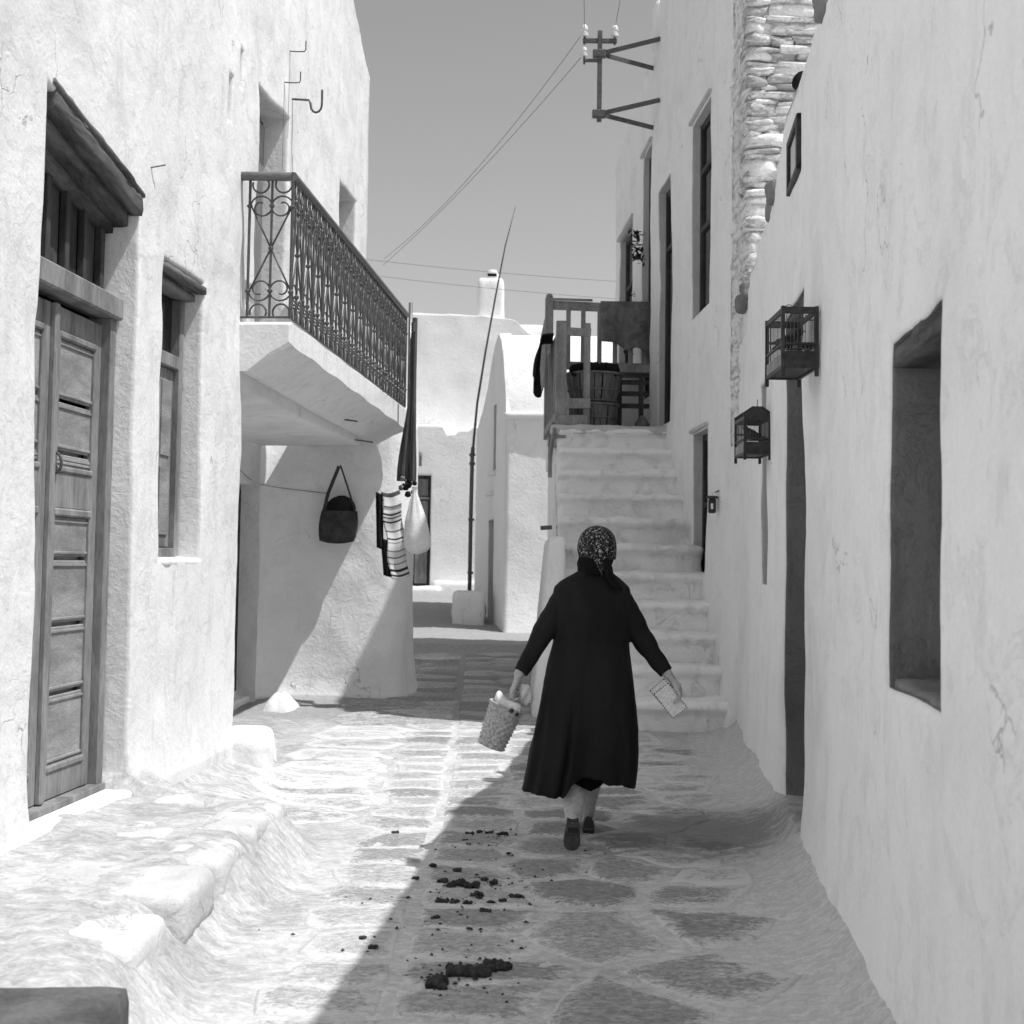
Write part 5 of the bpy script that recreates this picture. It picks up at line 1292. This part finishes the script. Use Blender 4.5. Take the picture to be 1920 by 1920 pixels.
# shoes
def shoe(frame, nm='shoe'):
    """frame maps (s along heel->toe 0..1, w across, h above sole) to the world"""
    rings = []
    for s_, w_, h_ in ((-.02, .012, .030), (0, .030, .062), (.10, .036, .068), (.25, .036, .055), (.42, .038, .040), (.62, .044, .034), (.80, .042, .028), (.93, .030, .022), (1.0, .012, .012)):
        rings.append([frame(s_, w_*math.cos(t), .004+h_*max(0, math.sin(t))**.8) for t in np.linspace(0, 2*math.pi, 26, endpoint=False)])
    mb = MB(); mb.loft(rings); o = mb.build(nm, 'leather', WO, smooth=True, autosmooth=60)
    mb = MB(); so_ = [(0, .030), (.12, .035), (.35, .031), (.62, .043), (.82, .041), (.95, .028), (1.0, .014)]
    mb.loft([[frame(s_, -w_, -.004), frame(s_, w_, -.004), frame(s_, w_, .004), frame(s_, -w_, .004)] for s_, w_ in so_]); mb.build('sole', 'sole', o)
    mb = MB(); mb.loft([[frame(a, -w_, h), frame(a, w_, h), frame(b_, w_, h), frame(b_, -w_, h)] for a, b_, w_, h in ((0.0, .24, .032, -.003), (.01, .22, .029, -.028))]); mb.build('heel', 'leather', o)
th = math.radians(52)
def fl_(s_, w_, h): # raised rear foot: toe on the ground, sole turned back to the camera
    L = .205*(1-s_); return (.335+w_, 7.285-L*math.cos(th)-h*math.sin(th)*-1*0+h*math.sin(th), .020+L*math.sin(th)+h*math.cos(th))
shoe(fl_)
def fr_(s_, w_, h): return (.452+w_, 7.80+.235*s_, .030+h+.0*s_-.012*s_)
shoe(fr_)

# basket of woven straw
BK = thing('woven_basket', 'small woven straw basket with cloth inside, carried in the woman\'s left hand', 'basket', (-.05, 7.3, .54))
bt_, bb_ = np.array((-.012, 7.30, .752)), np.array((-.092, 7.30, .540)); ax = bt_-bb_; H_b = np.linalg.norm(ax); ax /= H_b; e1 = np.cross((0, 1, 0), ax); e1 /= np.linalg.norm(e1); e2 = np.cross(ax, e1)
rings = []; nr = 46; ns = 72
for i in range(nr):
    t = i/(nr-1); r = .068+(.089-.068)*t; band = int(t*11); ph = math.pi*band; am = .0052*abs(math.sin(math.pi*(t*11)))
    rings.append([bb_+ax*H_b*t+(e1*math.cos(a)+e2*math.sin(a))*(r-.002+am*(1+1.0*math.cos(12*a+ph))) for a in np.linspace(0, 2*math.pi, ns, endpoint=False)])
mb = MB(); mb.loft([r for r in rings], cap=False); mb.f.append(tuple(reversed(range(ns)))); mb.build('woven_side', 'straw', BK, smooth=True)
MB().tube([bt_+(e1*math.cos(a)+e2*math.sin(a))*.090 for a in np.linspace(0, 2*math.pi, 40, endpoint=False)], .0065, 8, closed=True).build('rim', 'straw', BK, smooth=True)
for s_ in (-1, 1):
    P = [bt_+e1*(-.045)+e2*s_*.075-ax*.03, bt_+e1*(-.04)+e2*s_*.06+ax*.02, np.array((-.002, 7.30+s_*.03, .792)), np.array((.016, 7.30+s_*.012, .808)), np.array((.022, 7.30+s_*.03, .79)), bt_+e1*.035+e2*s_*.062+ax*.015, bt_+e1*(.045)+e2*s_*.075-ax*.05]
    MB().tube(P, .006, 8).build('handle', 'straw', BK, smooth=True)
V, Fc = lumpy(-.075, .075, -.07, .07, -.03, .035, .03, .014, .012, 22, 301); V = np.array([bt_+e1*v[0]+e2*v[1]+ax*(v[2]-.002-.12*min(0, -v[0])*0+(.035 if v[0] < -.02 else 0)*(-v[0]-.02)/.055) for v in V]); mk('cloth_lining', V, Fc, 'cloth', None, True, label='white cloth folded in the top of the straw basket', cat='cloth')
for (a_, b_) in ((.030, -.085), (.062, -.062)): MB().ell(bt_+e1*a_+e2*b_+ax*(-.004 if a_ < .05 else -.012), (.0125, .0125, .0125), 14, 10).build('dark_fruit', 'leather', None, smooth=True, label='round dark fruit at the basket rim, %s one' % ('left' if a_ < .05 else 'right'), cat='fruit', group='fruit in the straw basket')
def floral2():
    m, n, b = newmat('printed_cloth'); p = pos(n); v = noise(n, p, 42, 2, .5, 1.2); col = lerp(n, rng(n, v, .58, .64), .62, .07)
    cr = n.nodes.new('ShaderNodeCombineColor')
    for i in range(3): n.links.new(col, cr.inputs[i])
    n.links.new(cr.outputs[0], b.inputs['Base Color']); b.inputs['Roughness'].default_value = .9; return m
M['print'] = floral2()
mb = MB(); rings = []
for t in np.linspace(0, 1, 18):
    c = np.array((.062+.050*t, 7.345, .775+.075*t)); r = .012+.048*math.sin(math.pi*min(1, .12+.88*t))**.7 if t < .98 else .02
    rings.append([c+np.array((-.6, 0, .8))*r*(1+.14*math.cos(5*a+2*t))*math.cos(a)*.9+np.array((0, 1, 0))*r*(1+.14*math.cos(5*a))*math.sin(a) for a in np.linspace(0, 2*math.pi, 40, endpoint=False)])
mb.loft(rings); mb.build('cloth_bundle', 'print', None, smooth=True, autosmooth=60, label='rolled bundle of printed cloth held together with the basket handles', cat='bundle')
# letters in the right hand
for i, (c, an, L, W_, lb) in enumerate((((.846, 7.318, .790), math.radians(-51), .165, .098, 'front airmail letter with a dashed border held in the right hand'), ((.818, 7.328, .822), math.radians(-49), .135, .100, 'back airmail letter peeping out behind the front one'))):
    E_ = thing('letter', lb, 'letter', c); d1 = np.array((math.cos(an), 0, math.sin(an))); d2 = np.array((-math.sin(an), 0, math.cos(an))); nn = np.array((0, 1, 0))
    MB().obox(c, d1, nn, d2, (L/2, .0012, W_/2), .0003).build('envelope', 'paper', E_)
    mb = MB(); c = np.array(c)
    for sg in (-1, 1):
        for q in np.arange(-L/2+.006, L/2, .0145): mb.obox(c+d1*q+d2*sg*(W_/2-.0025)-nn*.0014, d1, nn, d2, (.0038, .0005, .0025))
        for q in np.arange(-W_/2+.006, W_/2, .0145): mb.obox(c+d2*q+d1*sg*(L/2-.0025)-nn*.0014, d1, nn, d2, (.0025, .0005, .0038))
    mb.build('dashed_border', 'leather', E_)
    if i == 1: MB().obox(c-d2*.02+d1*.0-nn*.0016, d1, nn, d2, (.012, .0005, .010)).build('postage_stamp', 'leather', E_)
print('objects', len(bpy.data.objects))

# crumbs trodden into the lane round the clods
rr = random.Random(77); mb = MB()
for i in range(260):
    cx, cy, sp_ = rr.choice(((-.12, 6.5, .22), (-.15, 6.2, .22), (-.14, 5.05, .22), (-.14, 7.65, .15), (-.3, 5.8, .5), (.1, 6.8, .6), (-.2, 5.1, .12)))
    x = cx+rr.gauss(0, sp_*.5); y = cy+rr.gauss(0, sp_*.75); q = rr.uniform(.003, .010); z = float(gz(x, y))+.006
    a = rr.uniform(0, 3.14); ca, sa = math.cos(a)*q*1.5, math.sin(a)*q*1.5
    mb.add([(x-ca, y-sa, z), (x+sa*.6, y-ca*.6, z), (x+ca, y+sa, z), (x-sa*.6, y+ca*.6, z), (x, y, z+q)], [(0, 1, 4), (1, 2, 4), (2, 3, 4), (3, 0, 4)])
mb.build('crumbs', 'dung', None, kind='stuff', label='tiny dark crumbs trodden into the lane round the dung clods', cat='crumbs')
